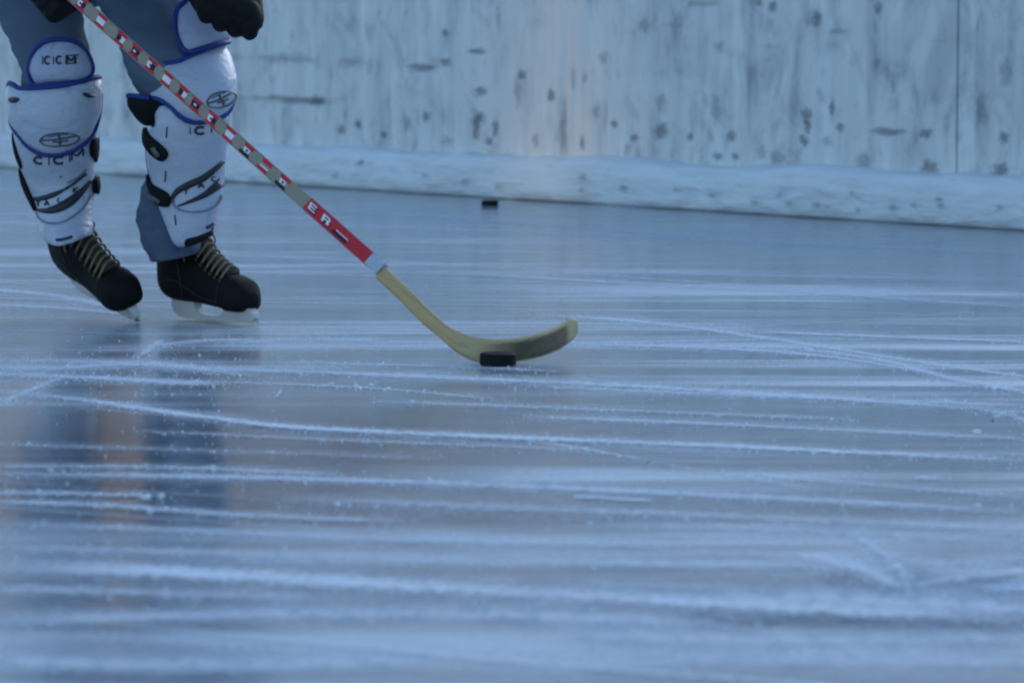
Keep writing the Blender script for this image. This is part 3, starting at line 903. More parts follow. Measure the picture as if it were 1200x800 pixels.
def guard(poly, L, off, thick, label, dome=0.0):
    o = link('shin_guard', L.patch(poly, off, thick, dome=dome), m_pad, person)
    if label: o['label'] = label
    return o
gA = guard([(-100,150,'d'),(-98,190,'d'),(-100,230,'d'),(-98,262,'d'),(-80,276,'d'),(57,283),(72,286.5),(88,283),(103,277),(85,272,'d'),(98,255,'d'),(100,220,'d'),(100,180,'d'),(98,150,'d'),(60,140,'d'),(0,136,'d'),(-60,140,'d')],
           PA, -.004, .012, 'white shin guard seen from the front with lettering under its knee cup', .002)
cupA = [(-86,98,'d'),(-78,97,'d'),(24,101),(45,103.5),(75,101.5),(97,96.5),(72,91,'d'),(88,90,'d'),(92,105,'d'),(88,130,'d'),(113,146),(107,160),(96,171.5),(78,179.5),(58,179.5),(41,172),(26,157),(15.5,144),(-90,128,'d'),(-92,110,'d')]
o = link('knee_cup', PA.patch(cupA, .006, .007, dome=.010), m_pad, gA)
# raised centre panel of the cup
o = link('cup_panel', PA.patch([(24,120),(38,108),(66,105),(92,106),(102,118),(100,140),(88,154),(66,158),(42,153),(28,140)], .0165, .002, dome=.007), m_pad, gA)
flA = [(40,82),(44,67),(57,53.5),(78,49),(96,52.5),(107,66),(110.5,82),(104,92),(84,94.5),(62,96),(47,97)]
link('thigh_flap', FA.patch(flA, .004, .006, dome=.010), m_pad2, gA)
bm = bmesh.new()
FA.cord(bm, [(37.5,83),(42,66),(56,51),(78,46.5),(97,52),(107.5,66),(111,82),(105,93),(84,97.5),(60,99),(44,99)], .0062, .010, True)
PA.cord(bm, [(-84,101,'d'),(-72,97.5,'d'),(22,99.5),(30,103.5),(46,103.5),(75,101),(98,96),(68,91,'d'),(86,90.5,'d')], .0062, .014)
PA.cord(bm, [(-84,140,'d'),(17,146),(27,157.5),(41,172),(58,179.8),(78,179.8),(97,171.5),(108,160),(114,144),(85,128,'d'),(92,110,'d')], .0062, .013)
PA.cord(bm, [(-90,103,'d'),(-94,120,'d'),(-90,136,'d')], .003, .014)
link('blue_binding', bm, m_blue, gA)
bm = bmesh.new()
oL = .0205
for x0, c_ in ((64, 'C'), (76, 'C')): 
    letters_C(FA, bm, x0, 70.8 - (x0 - 64)*.03, 3.0, 4.2, 2.2, oL)
letters_M(FA, bm, 87.5, 70.2, 4.2, 4.0, 2.6, oL); FA.band(bm, [(82,65.6),(95,64.6)], 1.4, oL, smooth=False); FA.band(bm, [(82,75),(93,74.2)], 1.3, oL, smooth=False)
for x in (58.5, 70): FA.band(bm, [(x, 66.5), (x, 75.5)], .9, oL, smooth=False)
oS = .0105
letters_C(PA, bm, 51.5, 187.0, 5.6, 3.8, 3.0, oS, .06); letters_C(PA, bm, 75.5, 186.8, 6.2, 3.9, 3.0, oS, -.04)
letters_M(PA, bm, 95, 180.5, 6.0, 4.2, 2.0, oS, -.42)
for x, y in ((63.5, 188), (86.5, 184.5)): PA.band(bm, [(x, y - 4.5), (x, y + 4.5)], 1.3, oS, smooth=False)
link_split('lettering', bm, m_ink, gA)
bm = bmesh.new(); emblem(PA, bm, 75, 162.8, 19.5, 7.6, -.08, .0235); link('emblem', bm, m_emb, gA)
bm = bmesh.new()
PA.band(bm, [(38,231.5),(52,231.5),(70,226),(88,216),(104,203)], lambda t: 1.5 + 4.5*math.sin(min(1, t*1.6)*math.pi)**.7 if t < .62 else 2.6 + 1.6*(1-t), oS, step=1)
PA.band(bm, [(45,245),(60,245.5),(76,241),(90,232),(101,221),(108,211)], lambda t: 2.6 + 8.0*math.sin(t*math.pi)**1.3, oS + .0004, step=1)
link('black_swoosh', bm, m_ink, gA)
bm = bmesh.new()
PA.band(bm, [(41,231),(42.5,243),(47,254),(62,260),(80,257.5),(96,247),(104,237),(108,228)], 2.4, oS, step=1)
PA.band(bm, [(84,213),(95,207),(104,198)], 2.2, oS, step=1)
link('grey_swoosh', bm, m_gry, gA)
bm = bmesh.new()
def tiny(L, bm, x, y, kind, off, k=1.0):
    if kind == 'A':
        L.band(bm, [(x - 2.6*k, y + 2.6*k), (x, y - 2.8*k)], 1.5*k, off, smooth=False); L.band(bm, [(x, y - 2.8*k), (x + 2.6*k, y + 2.2*k)], 1.5*k, off, smooth=False); L.band(bm, [(x - 1.5*k, y + .8*k), (x + 1.8*k, y + .6*k)], 1.3*k, off + .0005, smooth=False)
    if kind == 'T':
        L.band(bm, [(x - 2.6*k, y - 2.4*k), (x + 2.6*k, y - 2.8*k)], 1.4*k, off, smooth=False); L.band(bm, [(x, y - 2.5*k), (x, y + 2.6*k)], 1.5*k, off + .0005, smooth=False)
    if kind == 'C': letters_C(L, bm, x, y, 2.2*k, 2.6*k, 1.3*k, off)
    if kind == 'K':
        L.band(bm, [(x - 2*k, y - 2.6*k), (x - 2*k, y + 2.8*k)], 1.4*k, off, smooth=False); L.band(bm, [(x - 1.6*k, y), (x + 2.2*k, y - 3*k)], 1.3*k, off + .0005, smooth=False); L.band(bm, [(x - 1.2*k, y), (x + 2.2*k, y + 2.4*k)], 1.3*k, off + .0008, smooth=False)
tiny(PA, bm, 48.5, 237.8, 'T', oS + .0004); tiny(PA, bm, 59.5, 236.8, 'A', oS + .0004, 1.1); tiny(PA, bm, 74, 233, 'C', oS + .0004, .8); tiny(PA, bm, 92.5, 221.5, 'K', oS + .0009, 1.1)
PA.band(bm, [(70,279.5),(79,278.5),(89,275.5)], 3.4, oS, step=1)
PA.band(bm, [(76,205),(77,207)], 1.8, oS, smooth=False)
link_split('small_print', bm, m_ink, gA)
def strap(L, poly, off, th, parent, m=m_strap, name='strap'):
    return link(name, L.patch(poly, off, th, dome=.004), m, parent)
strap(PA, [(-75,166,'d'),(-66,180,'d'),(-60,193,'d'),(-70,197,'d'),(-95,185,'d'),(-120,172,'d'),(-120,158,'d'),(-90,156,'d')], .008, .006, gA)
strap(PA, [(-70,205,'d'),(-60,220,'d'),(-56,240,'d'),(-70,246,'d'),(-90,228,'d'),(-120,215,'d'),(-120,200,'d'),(-90,198,'d')], .010, .007, gA)
strap(PA, [(72,163,'d'),(68,180,'d'),(84,186,'d'),(120,190,'d'),(120,165,'d')], .010, .008, gA)
strap(PA, [(78,210,'d'),(74,222,'d'),(88,227,'d'),(120,226,'d'),(120,208,'d')], .012, .010, gA)
bm = bmesh.new()
PA.band(bm, [(20,116.5),(26,117),(33,116)], lambda t: 2 + 5*math.sin(t*math.pi), .0242, step=1); PA.band(bm, [(98,109),(103,111.5),(109,113)], lambda t: 1.5 + 3.5*math.sin(t*math.pi), .0242, step=1)
link_split('vent_slot', bm, m_ink, gA)

# ---- shin guard on the other leg (turned to the right)
gB = guard([(184,131),(190,124.5),(197,124),(207,128),(216,137),(232,143),(262,140),(75,134,'d'),(110,130,'d'),(130,150,'d'),(130,190,'d'),(130,230,'d'),(120,258,'d'),(80,272,'d'),(252,272),(236,280),(219,287),(206,284),(196,264),(186,238),(-70,222,'d'),(-82,200,'d'),(-86,175,'d'),(-75,158,'d'),(178,150),(184,147)],
           PB, -.004, .012, 'white shin guard turned to the right with black straps at its side', .002)
cupB = [(177,93),(180,80),(190,74.5),(212,73.5),(230,66),(247,58),(70,52,'d'),(100,55,'d'),(120,75,'d'),(122,110,'d'),(95,120,'d'),(84,124,'d'),(268,132),(258,138),(242,142.5),(229,142),(215,135),(205,125.5),(192,117),(179,115)]
link('knee_cup', PB.patch(cupB, .004, .007, dome=.009), m_pad, gB)
flB = [(223,5),(214,13),(212.5,28),(214,42),(219,54),(225,60),(236,57.5),(250,53),(64,49,'d'),(100,48,'d'),(110,20,'d'),(100,-8,'d'),(60,-12,'d'),(232,-8)]
link('thigh_flap', FB.patch(flB, .004, .006, dome=.010), m_pad2, gB)
bm = bmesh.new()
FB.cord(bm, [(100,-14,'d'),(60,-16,'d'),(232,-8),(221,3),(212,13),(210,28),(211.5,43),(217,55),(224,61.5),(236,58.5),(250,54),(64,50.5,'d'),(100,49,'d')], .0062, .011)
PB.cord(bm, [(184,76),(196,74.5),(212,73),(230,65),(247,57.5),(70,51,'d'),(95,52,'d')], .0062, .012)
KB.cord(bm, [(-100,113,'d'),(-75,112,'d'),(162,112.5),(180,114.5)], .0062, .006)
PB.cord(bm, [(177,113),(184,114.5),(192,116.5),(205,125),(215,135),(228,142),(242,142.5),(258,138.5),(268,132),(80,123,'d'),(100,116,'d')], .0062, .012)
PB.cord(bm, [(178,205),(181,225),(188,245),(197,266),(206,286),(214,291)], .003, .006)
PB.cord(bm, [(-80,158,'d'),(-88,178,'d'),(-84,205,'d'),(-72,216,'d')], .003, .008)
link('blue_binding', bm, m_blue, gB)
strap(KB, [(-100,112,'d'),(-100,126,'d'),(-80,136,'d'),(162,141),(172,147),(181,146),(190,140),(196,130),(196,120),(181,115),(166,113)], .000, .006, gB, m_strap, 'knee_padding')
strap(PB, [(-72,152,'d'),(178,157),(190,166),(200,175),(201.5,182),(196,188),(189,186),(178,177),(-74,170,'d'),(-100,164,'d'),(-100,150,'d')], .010, .007, gB)
strap(PB, [(-76,207,'d'),(180,214),(192,220),(202,226),(204,235),(201,241),(190,239.5),(182,233),(-74,222,'d'),(-100,216,'d'),(-100,205,'d')], .010, .007, gB)
bm = bmesh.new()
for pts in ([(187,172),(193,183)], [(181,228),(194,236)]): PB.band(bm, pts, 5, .0215, .003, smooth=False)
link_split('buckle', bm, m_buck, gB)
bm = bmesh.new()
letters_C(PB, bm, 239, 152.3, 5.8, 4.0, 3.0, oS, -.08); PB.band(bm, [(227.5,148),(227.5,156.5)], 1.0, oS, smooth=False)
PB.band(bm, [(251,146.5),(251,155)], 1.0, oS, smooth=False)
for a, b in (((200.5,148),(199.5,160.5)), ((198.5,199),(197.5,212)), ((209,250),(210,262))): PB.band(bm, [a, b], 1.4, oS, smooth=False)
PB.band(bm, [(244,266),(249,263.5),(252,261)], 3.6, oS, step=1)
link_split('lettering', bm, m_ink, gB)
bm = bmesh.new(); emblem(PB, bm, 259, 116.5, 14.5, 8.8, -.38, .0195); link('emblem', bm, m_emb, gB)
bm = bmesh.new()
PB.band(bm, [(207,237),(206.5,230),(213,222),(226,215),(241,208),(254,198),(263,189)], lambda t: 3.2 + 5.0*math.sin(t*math.pi)**.8, oS, step=1)
PB.band(bm, [(212,240),(228,234),(243,227),(255,218),(262,212)], lambda t: 1.6 + 9.0*t, oS, step=1)
link('black_swoosh', bm, m_ink, gB)
bm = bmesh.new()
PB.band(bm, [(206,233),(210,241),(222,246),(238,246.5),(252,242),(258,235),(260.5,228)], 2.2, oS + .0005, step=1)
link('grey_swoosh', bm, m_gry, gB)
bm = bmesh.new()
tiny(PB, bm, 222, 223.5, 'T', oS + .0004); tiny(PB, bm, 239, 216, 'A', oS + .0004, 1.2); tiny(PB, bm, 253, 209, 'C', oS + .0004, 1.0)
link_split('small_print', bm, m_ink, gB)
strap(PB, [(221,279),(236,274.5),(252,267),(60,266,'d'),(70,275,'d'),(250,275),(236,283),(221,287.5)], .006, .005, gB, m_strap, 'bottom_band')

# ---------------------------------------------------------------- skates
def skate(M, label):
    """M maps local metres (u forward from the blade's heel, v across, w up from the ice) to the world"""
    def W(u_, v_, w_): return M @ Vector((u_, v_, w_))
    # boot stations: u, bottom, top, half width low, half width high
    stt = [(-.050, .105, .160, .014, .014), (-.044, .082, .182, .028, .027), (-.028, .063, .192, .036, .036), (.0, .052, .197, .040, .041), (.04, .049, .198, .0425, .043), (.075, .048, .194, .043, .042),
           (.100, .047, .178, .043, .038), (.13, .044, .155, .043, .035), (.16, .041, .138, .0455, .035), (.19, .038, .126, .0485, .038), (.21, .035, .119, .051, .042), (.23, .034, .114, .0515, .043), (.250, .035, .106, .048, .042), (.265, .040, .091, .037, .033), (.274, .050, .075, .018, .015)]
    bm = bmesh.new(); rings = []
    K = 28
    tab = [tuple(s_) for s_ in stt]
    us = [tab[0][0] + (tab[-1][0] - tab[0][0]) * i / 60 for i in range(61)]
    def prof(u_): return lerp_table(tab, u_)
    def ring(u_):
        lo, hi, wl_, wh = prof(u_)
        out = []
        for k in range(K):
            a = 2*math.pi * k / K
            c, s_ = math.cos(a), math.sin(a)
            e = .62
            x = math.copysign(abs(c) ** e, c); z = math.copysign(abs(s_) ** e, s_)
            hw = wl_ + (wh - wl_) * (z + 1) / 2
            out.append(W(u_, x * hw, (lo + hi) / 2 + z * (hi - lo) / 2))
        return out
    loft(bm, [ring(u_) for u_ in us])
    o = link('ice_skate', bm, m_boot, person)
    if label: o['label'] = label
    # toe cap, a hard shell a little proud of the boot
    bm = bmesh.new(); rings = []
    for i in range(16):
        u_ = .212 + i * (.2755 - .212) / 15
        lo, hi, wl_, wh = prof(u_)
        q = .0022
        out = []
        for k in range(K):
            a = 2*math.pi * k / K; c, s_ = math.cos(a), math.sin(a); e = .62
            x = math.copysign(abs(c) ** e, c); z = math.copysign(abs(s_) ** e, s_)
            out.append(W(u_ + (q if i > 13 else 0), x * (wl_ + (wh - wl_) * (z + 1) / 2 + q), (lo + hi) / 2 + z * ((hi - lo) / 2 + q)))
        rings.append(out)
    loft(bm, rings); link('toe_cap', bm, mat('black_toe_cap', (.008, .008, .009), .75, spec=.12, bump=.3, bscale=500), o)
    # tongue
    bm = bmesh.new()
    tp = [(.045, .208), (.07, .208), (.09, .198), (.115, .176), (.145, .154), (.18, .137), (.205, .128)]
    rr = []
    for (a, b) in smooth_path(tp, .008):
        rr.append([W(a, v_, b + h_) for v_, h_ in ((-.024, -.006), (-.018, .003), (0, .006), (.018, .003), (.024, -.006), (0, -.010))])
    loft(bm, rr); link('tongue', bm, mat('dark_felt', (.035, .033, .03), .9), o)
    # laces across the tongue
    bm = bmesh.new()
    row = [(.206, .128), (.189, .135), (.172, .143), (.155, .152), (.138, .163), (.122, .176), (.107, .190), (.095, .203)]
    for i, (a, b) in enumerate(row[:-1]):
        a2, b2 = row[i + 1]
        p = [W(a - .006, -.034, b - .016), W(a, -.026, b + .0), W(a*.5 + a2*.5, 0, b*.5 + b2*.5 + .009), W(a2*.7 + a*.3, .026, b2*.7 + b*.3), W(a2*.7 + a*.3 - .006, .034, b2*.7 + b*.3 - .016)]
        tube(bm, smooth_path(p, .004), .0032, 6)
    link('lace', bm, m_lace, o)
    for i, (a, b) in enumerate(row):
        for s_ in (-1, 1):
            bm = bmesh.new(); ring_ = [W(a - .008 + .0036 * math.cos(k * math.pi / 5), s_ * .0375, b - .021 + .0036 * math.sin(k * math.pi / 5)) for k in range(10)]
            tube(bm, ring_, .0013, 6, True); link('eyelet', bm, mat('dark_brass', (.10, .085, .05), .4, metal=.6), o)
    # stitched panel seams
    bm = bmesh.new()
    for s_ in (-1, 1):
        for pth in ([(-.03, .085), (.01, .100), (.05, .098), (.09, .080), (.14, .062), (.20, .055)], [(.045, .19), (.05, .150), (.06, .110), (.065, .060)], [(.205, .110), (.200, .085), (.195, .050)]):
            q_ = []
            for (a, b) in smooth_path(pth, .006):
                lo, hi, wl_, wh = prof(a); zz = max(-.98, min(.98, (b - (lo + hi) / 2) / ((hi - lo) / 2)))
                sn = abs(zz) ** (1 / .62); cs_ = math.sqrt(max(0, 1 - sn * sn)) ** .62
                q_.append(W(a, s_ * (cs_ * (wl_ + (wh - wl_) * (zz + 1) / 2) + .0006), b))
            tube(bm, q_, .0014, 6)
    link('stitching', bm, mat('grey_thread', (.022, .022, .026), .7), o)
    bm = bmesh.new()
    # bow: two loops and two loose ends
    k0 = W(.088, 0, .208)
    for s_ in (-1, 1):
        p = [W(.088, 0, .208), W(.094, s_ * .018, .216), W(.100, s_ * .034, .206), W(.100, s_ * .036, .192), W(.094, s_ * .020, .198), W(.088, 0, .208)]
        tube(bm, smooth_path(p, .003), .0021, 6)
        p = [W(.088, 0, .208), W(.084, s_ * .028, .204), W(.076, s_ * .043, .180), W(.078, s_ * .044, .148)]
        tube(bm, smooth_path(p, .004), .0021, 6)
    link('lace', bm, m_lace, o)
    # blade holder: two towers and a bridge, see-through between them
    def slab(bm, outl, half, taper=None):
        T = [bm.verts.new(W(a, half * (taper(b) if taper else 1), b)) for a, b in outl]; B = [bm.verts.new(W(a, -half * (taper(b) if taper else 1), b)) for a, b in outl]
        n = len(outl)
        for i in range(n): bm.faces.new((T[i], T[(i+1) % n], B[(i+1) % n], B[i]))
        bmesh.ops.triangulate(bm, faces=[bm.faces.new(T), bm.faces.new(B[::-1])])
    outer = [(-.004, .054), (-.008, .036), (-.004, .022), (.012, .010), (.04, .0075), (.15, .0075), (.26, .0075), (.282, .011), (.292, .020), (.288, .030), (.272, .042), (.252, .040), (.226, .040), (.190, .042),
             (.180, .030), (.165, .021), (.14, .018), (.112, .019), (.092, .024), (.080, .034), (.074, .050), (.05, .053)]
    bm = bmesh.new(); slab(bm, outer, .013, lambda z: .42 + .62 * min(1, max(0, (z - .008) / .036)))
    link('blade_holder', bm, m_hold, o, False)
    bm = bmesh.new()
    runner = [(.004, .0085), (-.006, .0165), (-.002, .0075), (.010, .0022), (.05, .0006), (.15, .0), (.24, .0006), (.278, .0024), (.292, .007), (.297, .0145), (.285, .0095)]
    slab(bm, runner, .0016); link('steel_runner', bm, m_steel, o, False)
    return o
def frame_from(fr, fwd, pitch, roll):
    """fr: world point of the blade's front; fwd: heading; pitch lifts the heel; roll tips the boot sideways"""
    f = Vector((fwd[0], fwd[1], 0)).normalized(); s_ = Vector((-f.y, f.x, 0)); z = Vector((0, 0, 1))
    M = Matrix((( f.x, s_.x, 0, 0), (f.y, s_.y, 0, 0), (0, 0, 1, 0), (0, 0, 0, 1)))
    piv = Matrix.Translation((.285, 0, .0015))
    return Matrix.Translation(fr) @ M @ Matrix.Rotation(roll, 4, 'X') @ Matrix.Rotation(pitch, 4, 'Y') @ piv.inverted()
fB = ground(299, 381.5); fA = ground(162, 378)
skate(frame_from(fB, (.72, -.69), 0.0, R(0)), 'black hockey skate standing flat on the ice')
skate(frame_from(fA, (.56, -.83), R(15), R(21)), 'black hockey skate with its heel lifted and only its toe on the ice')

# ---------------------------------------------------------------- gloves
def glove(name, wrist, palm, nrm, side, curl, label, sc=1.0):
    """fingers curl towards -nrm; side points to the thumb"""
    bm = bmesh.new()
    f = (palm - wrist).normalized()
    def cap(p, q, r0, r1):
        tube(bm, smooth_path([p, p.lerp(q, .5), q], (q - p).length / 6), lambda t: r0 + (r1 - r0) * t, 12)
        for c, r in ((p, r0), (q, r1)):
            g_ = bmesh.ops.create_icosphere(bm, subdivisions=2, radius=r, matrix=Matrix.Translation(c))
    # hand back: three fat rolls across, as on a padded glove
    for k in range(-2, 3):
        cap(palm + side * k * .019 - f * .045, palm + side * k * .020 + f * .042, .029, .025)
    for j in (-.03, .0, .03):
        cap(palm + f * j + nrm * .018 - side * .036, palm + f * j + nrm * .018 + side * .036, .020, .020)
    # flared cuff
    for k in range(12):
        a = k * math.pi / 6
        o = side * math.cos(a) + nrm * math.sin(a)
        cap(palm - f * .065 + o * .034, palm - f * .15 + o * .052, .014, .012)
    cap(palm - f * .06, palm - f * .15, .036, .04)
    # fingers
    for k, (ln, dx) in enumerate(((.86, .041), (1.0, .014), (.95, -.014), (.74, -.040))):
        p = palm + side * dx + f * .045 + nrm * .006; d = f.copy(); ang = 0
        for j, L_ in enumerate((.036, .028, .022)):
            ang += curl[j]
            dd = (f * math.cos(ang) - nrm * math.sin(ang)).normalized()
            q = p + dd * L_ * ln
            cap(p, q, .0158 - j * .001, .0152 - j * .0012); p = q
    # thumb
    p = palm + side * .042 - f * .03 - nrm * .008
    for j, dd in enumerate((side * .3 + f * .9 - nrm * .35, -side * .15 + f * .8 - nrm * .6, -side * .45 + f * .5 - nrm * .75)):
        q = p + dd.normalized() * (.034, .028, .022)[j]
        cap(p, q, .019 - j*.001, .018 - j*.0015); p = q
    for v in bm.verts: v.co = palm + (v.co - palm) * sc
    o = link(name, bm, m_glove, person)
    r = o.modifiers.new('r', 'REMESH'); r.mode = 'VOXEL'; r.voxel_size = .0035; r.use_smooth_shade = True
    s_ = o.modifiers.new('s', 'SMOOTH'); s_.iterations = 4; s_.factor = .5
    bpy.context.view_layer.update()
    bake(o)
    if label: o['label'] = label
    return o
# right hand closed round the shaft, knuckles towards the camera-left
sh = sp(.0)
palmR = sh - RT * .010 + Vector((0, .034, -.006)) - SW * -.004
nR = (SD * -1.0 + Vector((-.5, 0, .1))).normalized()           # back of the hand, away from the shaft
sideR = (-AX - nR * (-AX).dot(nR)).normalized()
fR = nR.cross(sideR).normalized()
if fR.z > 0: fR = -fR
glove('glove', palmR - fR * .1, palmR, nR, sideR, (1.2, 1.4, 1.0), 'black glove gripping the stick')
# left hand hanging in a loose fist above the knee
pL = at(265, -14, 7.90)
glove('glove', pL + Vector((-.015, .04, .10)), pL, Vector((.25, -.95, .12)).normalized(), Vector((-.80, -.2, .35)).normalized(), (.95, 1.2, .9), 'black glove hanging loose in front of the knee', 1.36)

# ---------------------------------------------------------------- skate tracks and ice shavings
def track_material():
    q = N('scraped_ice_snow')
    v, _ = q.attr('tr')                            # (metres along, -1..1 across, seed)
    sep = q.n('ShaderNodeSeparateXYZ'); q.l(v, sep.inputs[0])
    c = q.co('Object')
    sd, dn = q.attr('dn')
    n1 = q.noise(c, 55, 5, .65)
    n2 = q.noise(q.mapping(v, (3.5, .8, 7)), 1.0, 4, .6)
    n3 = q.noise(c, 210, 3, .7)
    e = q.math('SUBTRACT', 1.0, q.math('ABSOLUTE', sep.outputs[1]))
    k = q.math('ADD', e, q.math('MULTIPLY', q.math('SUBTRACT', n1, .5), 1.6))
    k = q.math('ADD', k, q.math('MULTIPLY', q.math('SUBTRACT', n2, .5), 1.1))
    k = q.math('ADD', k, q.math('MULTIPLY', q.math('SUBTRACT', n3, .5), 2.0))
    al = q.math('MULTIPLY', q.math('MULTIPLY', q.ramp(k, .30, .95), dn, True), .82)
    al = q.math('MULTIPLY', al, q.ramp(e, .0, .25))
    q.b.inputs['Base Color'].default_value = (.72, .79, .85, 1)
    q.b.inputs['Roughness'].default_value = .8
    q.l(al, q.b.inputs['Alpha'])
    return q.m
tb = bmesh.new(); TR = tb.verts.layers.float_vector.new('tr'); DN = tb.verts.layers.float.new('dn')
cnt = [0]
def ribbon(cs, hw, den, fade=True):
    """cs: ground points; hw: half width in metres (function of 0..1 or number)"""
    cnt[0] += 1
    z = .0008 + (cnt[0] % 13) * .00012
    L = 0; prev = None; rows = []
    n = len(cs)
    for i, p in enumerate(cs):
        a, b = cs[max(0, i-1)], cs[min(n-1, i+1)]
        t = (b - a); t.z = 0; t.normalize(); s_ = Vector((-t.y, t.x, 0))
        if prev is not None: L += (p - prev).length
        prev = p
        f = i / (n - 1)
        w_ = hw(f) if callable(hw) else hw
        dd = den * (min(1, f * 6, (1 - f) * 6) if fade else 1)
        row = []
        for k in (-1, 0, 1):
            v = tb.verts.new(Vector((p.x, p.y, z)) + s_ * w_ * k); v[TR] = (L, k, cnt[0] * 1.31); v[DN] = dd; row.append(v)
        rows.append(row)
    for A, B in zip(rows, rows[1:]):
        for k in (0, 1): tb.faces.new((A[k], A[k+1], B[k+1], B[k]))
crumbs = []
def px_track(pts, wpx, den=1.0, fade=True, crumb=0):
    """a track seen in the photograph: photo points on the ice, thickness in photo rows"""
    P = smooth_path(pts, 12)
    G = [ground(p.x, p.y) for p in P]
    def hw(f):
        p = P[min(len(P) - 1, int(f * (len(P) - 1)))]
        d = abs(ground(p.x, p.y - wpx / 2).y - ground(p.x, p.y + wpx / 2).y) / 2
        t = (G[min(len(G)-1, int(f * (len(G)-1)) + 1)] - G[max(0, int(f * (len(G)-1)) - 1)]).normalized()
        return d * max(.25, abs(t.x)) * 1.25
    ribbon(G, hw, den, fade)
    if wpx > 3.5: ribbon([p + Vector((0, random.uniform(-.01, .02), 0)) for p in G], lambda f: hw(f) * 2.6, den * .38, fade)
    if crumb:
        for _ in range(crumb):
            p = random.choice(P); crumbs.append((ground(p.x + random.gauss(0, 14), p.y + random.gauss(0, wpx * .6 + 3)), abs(random.gauss(0, .0008)) + .0005))
        for _ in range(int(crumb * 2.6)):          # ploughed-up lumps lying along the cut itself
            p = random.choice(P); g_ = ground(p.x + random.uniform(-12, 12), p.y + random.gauss(0, wpx * .34))
            k_ = noise.noise(Vector((g_.x * 5, g_.y * 5, len(T)))) + .75
            crumbs.append((g_, (abs(random.gauss(0, .0011)) + .0009) * max(.5, k_)))
T = [
 ([(-30,338),(60,346),(130,360),(170,374)], 5, .8, 20), ([(-30,330),(150,338),(330,335)], 3, .5, 0), ([(-30,356),(80,362),(160,370)], 4, .6, 10),
 ([(-30,424),(90,424),(200,430),(300,434),(600,446),(900,462),(1230,486)], 7, .9, 160), ([(-30,438),(120,444),(260,452)], 8, .9, 80),
 ([(-30,430),(60,432),(190,428),(290,442)], 10, .8, 120),
 ([(-30,456),(100,470),(230,488),(350,502),(600,514),(900,526),(1230,542)], 7, 1.0, 160),
 ([(590,512),(700,529),(800,548),(960,574)], 3, .8, 20), ([(0,472),(50,452),(75,440)], 6, .7, 30),
 ([(-30,556),(230,559),(500,566),(760,577),(1000,589),(1230,602)], 8, .85, 120), ([(-30,547),(180,548),(400,556)], 5, .6, 40),
 ([(-30,588),(140,594),(300,605),(480,612)], 6, .7, 60), ([(330,585),(700,600),(1230,622)], 12, .5, 60),
 ([(-30,664),(200,672),(420,684),(640,697),(900,712),(1230,728)], 22, .95, 60), ([(-30,690),(150,694),(400,702)], 12, .6, 20),
 ([(-30,728),(150,724),(360,720),(620,722),(900,735)], 17, .8, 40), ([(-30,640),(300,650),(600,660)], 12, .5, 20), ([(600,658),(900,664),(1230,672)], 10, .5, 20),
 ([(1230,716),(1000,706),(820,702)], 22, .8, 20), ([(640,745),(900,752),(1230,750)], 18, .6, 10), ([(-30,772),(250,780),(520,775)], 22, .7, 0), ([(560,790),(820,775),(1230,778)], 22, .5, 0),
 ([(630,369),(760,378),(900,397),(1050,420),(1230,446)], 6, .95, 60), ([(640,402),(900,412),(1060,432),(1230,468)], 5, .8, 80), ([(880,389),(1040,395),(1230,402)], 4, .95, 10),
 ([(930,408),(1040,424),(1120,446),(1230,462)], 8, .7, 60), ([(690,402),(900,399)], 3, .6, 0), ([(420,400),(560,400),(700,401)], 3, .6, 0), ([(270,403),(340,398),(450,399)], 5, .7, 30),
 ([(500,318),(700,330),(900,340),(1230,362)], 5, .6, 0), ([(640,318),(900,336),(1230,350)], 3, .5, 0), ([(-30,290),(300,300),(700,318),(1230,330)], 5, .35, 0), ([(300,262),(700,276),(1230,300)], 6, .30, 0),
 ([(200,240),(500,255),(900,284)], 5, .25, 0), ([(-30,262),(20,262),(140,268)], 5, .4, 0),
 ([(600,452),(800,460),(1000,468),(1230,476)], 5, .8, 60), ([(610,488),(900,500),(1230,516)], 5, .7, 50), ([(430,470),(640,478),(1000,492)], 4, .5, 40),
 ([(996,627),(1020,640),(1046,660),(1062,684),(1067,706)], 5, .95, 20), ([(1062,690),(1110,680),(1160,674),(1230,666)], 9, .9, 30), ([(940,648),(1010,668),(1060,692)], 30, .9, 40), ([(1060,706),(1140,692),(1230,684)], 26, .95, 40), ([(900,690),(1060,706),(1230,716)], 30, .9, 30), ([(1000,640),(1100,660),(1230,650)], 18, .5, 20),
 ([(980,660),(1050,672)], 14, .5, 20), ([(670,582.5),(720,585),(766,587.5)], 3.4, 2.6, 0), ([(1068,560.5),(1102,561.5)], 3.4, 2.6, 0),  # the two short dense strokes are bright glints painted in as tracks
 ([(160,420),(178,408),(190,398)], 6, .8, 10), ([(180,406),(240,400),(300,399)], 5, .7, 30), ([(60,440),(200,446),(420,454),(600,470)], 3, .7, 60),
 ([(320,425),(540,430),(660,436)], 4, .5, 30), ([(320,468),(327,462),(330,456)], 3, .8, 0), ([(150,505),(400,516),(700,528)], 4, .4, 40), ([(-30,578),(80,579),(190,582)], 4, .7, 30),
 ([(-30,612),(200,622),(500,634),(800,640)], 8, .5, 30), ([(700,615),(1000,625),(1230,640)], 8, .5, 30), ([(-30,520),(300,530),(520,538)], 4, .35, 30),
 ([(660,684),(880,690),(1060,700)], 5, .6, 0), ([(850,555),(1040,570),(1230,585)], 4, .5, 30), ([(1090,468),(1180,486),(1230,505)], 9, .5, 40),
]
for pts, wpx, den, cr in T: px_track(pts, wpx, den, True, cr)
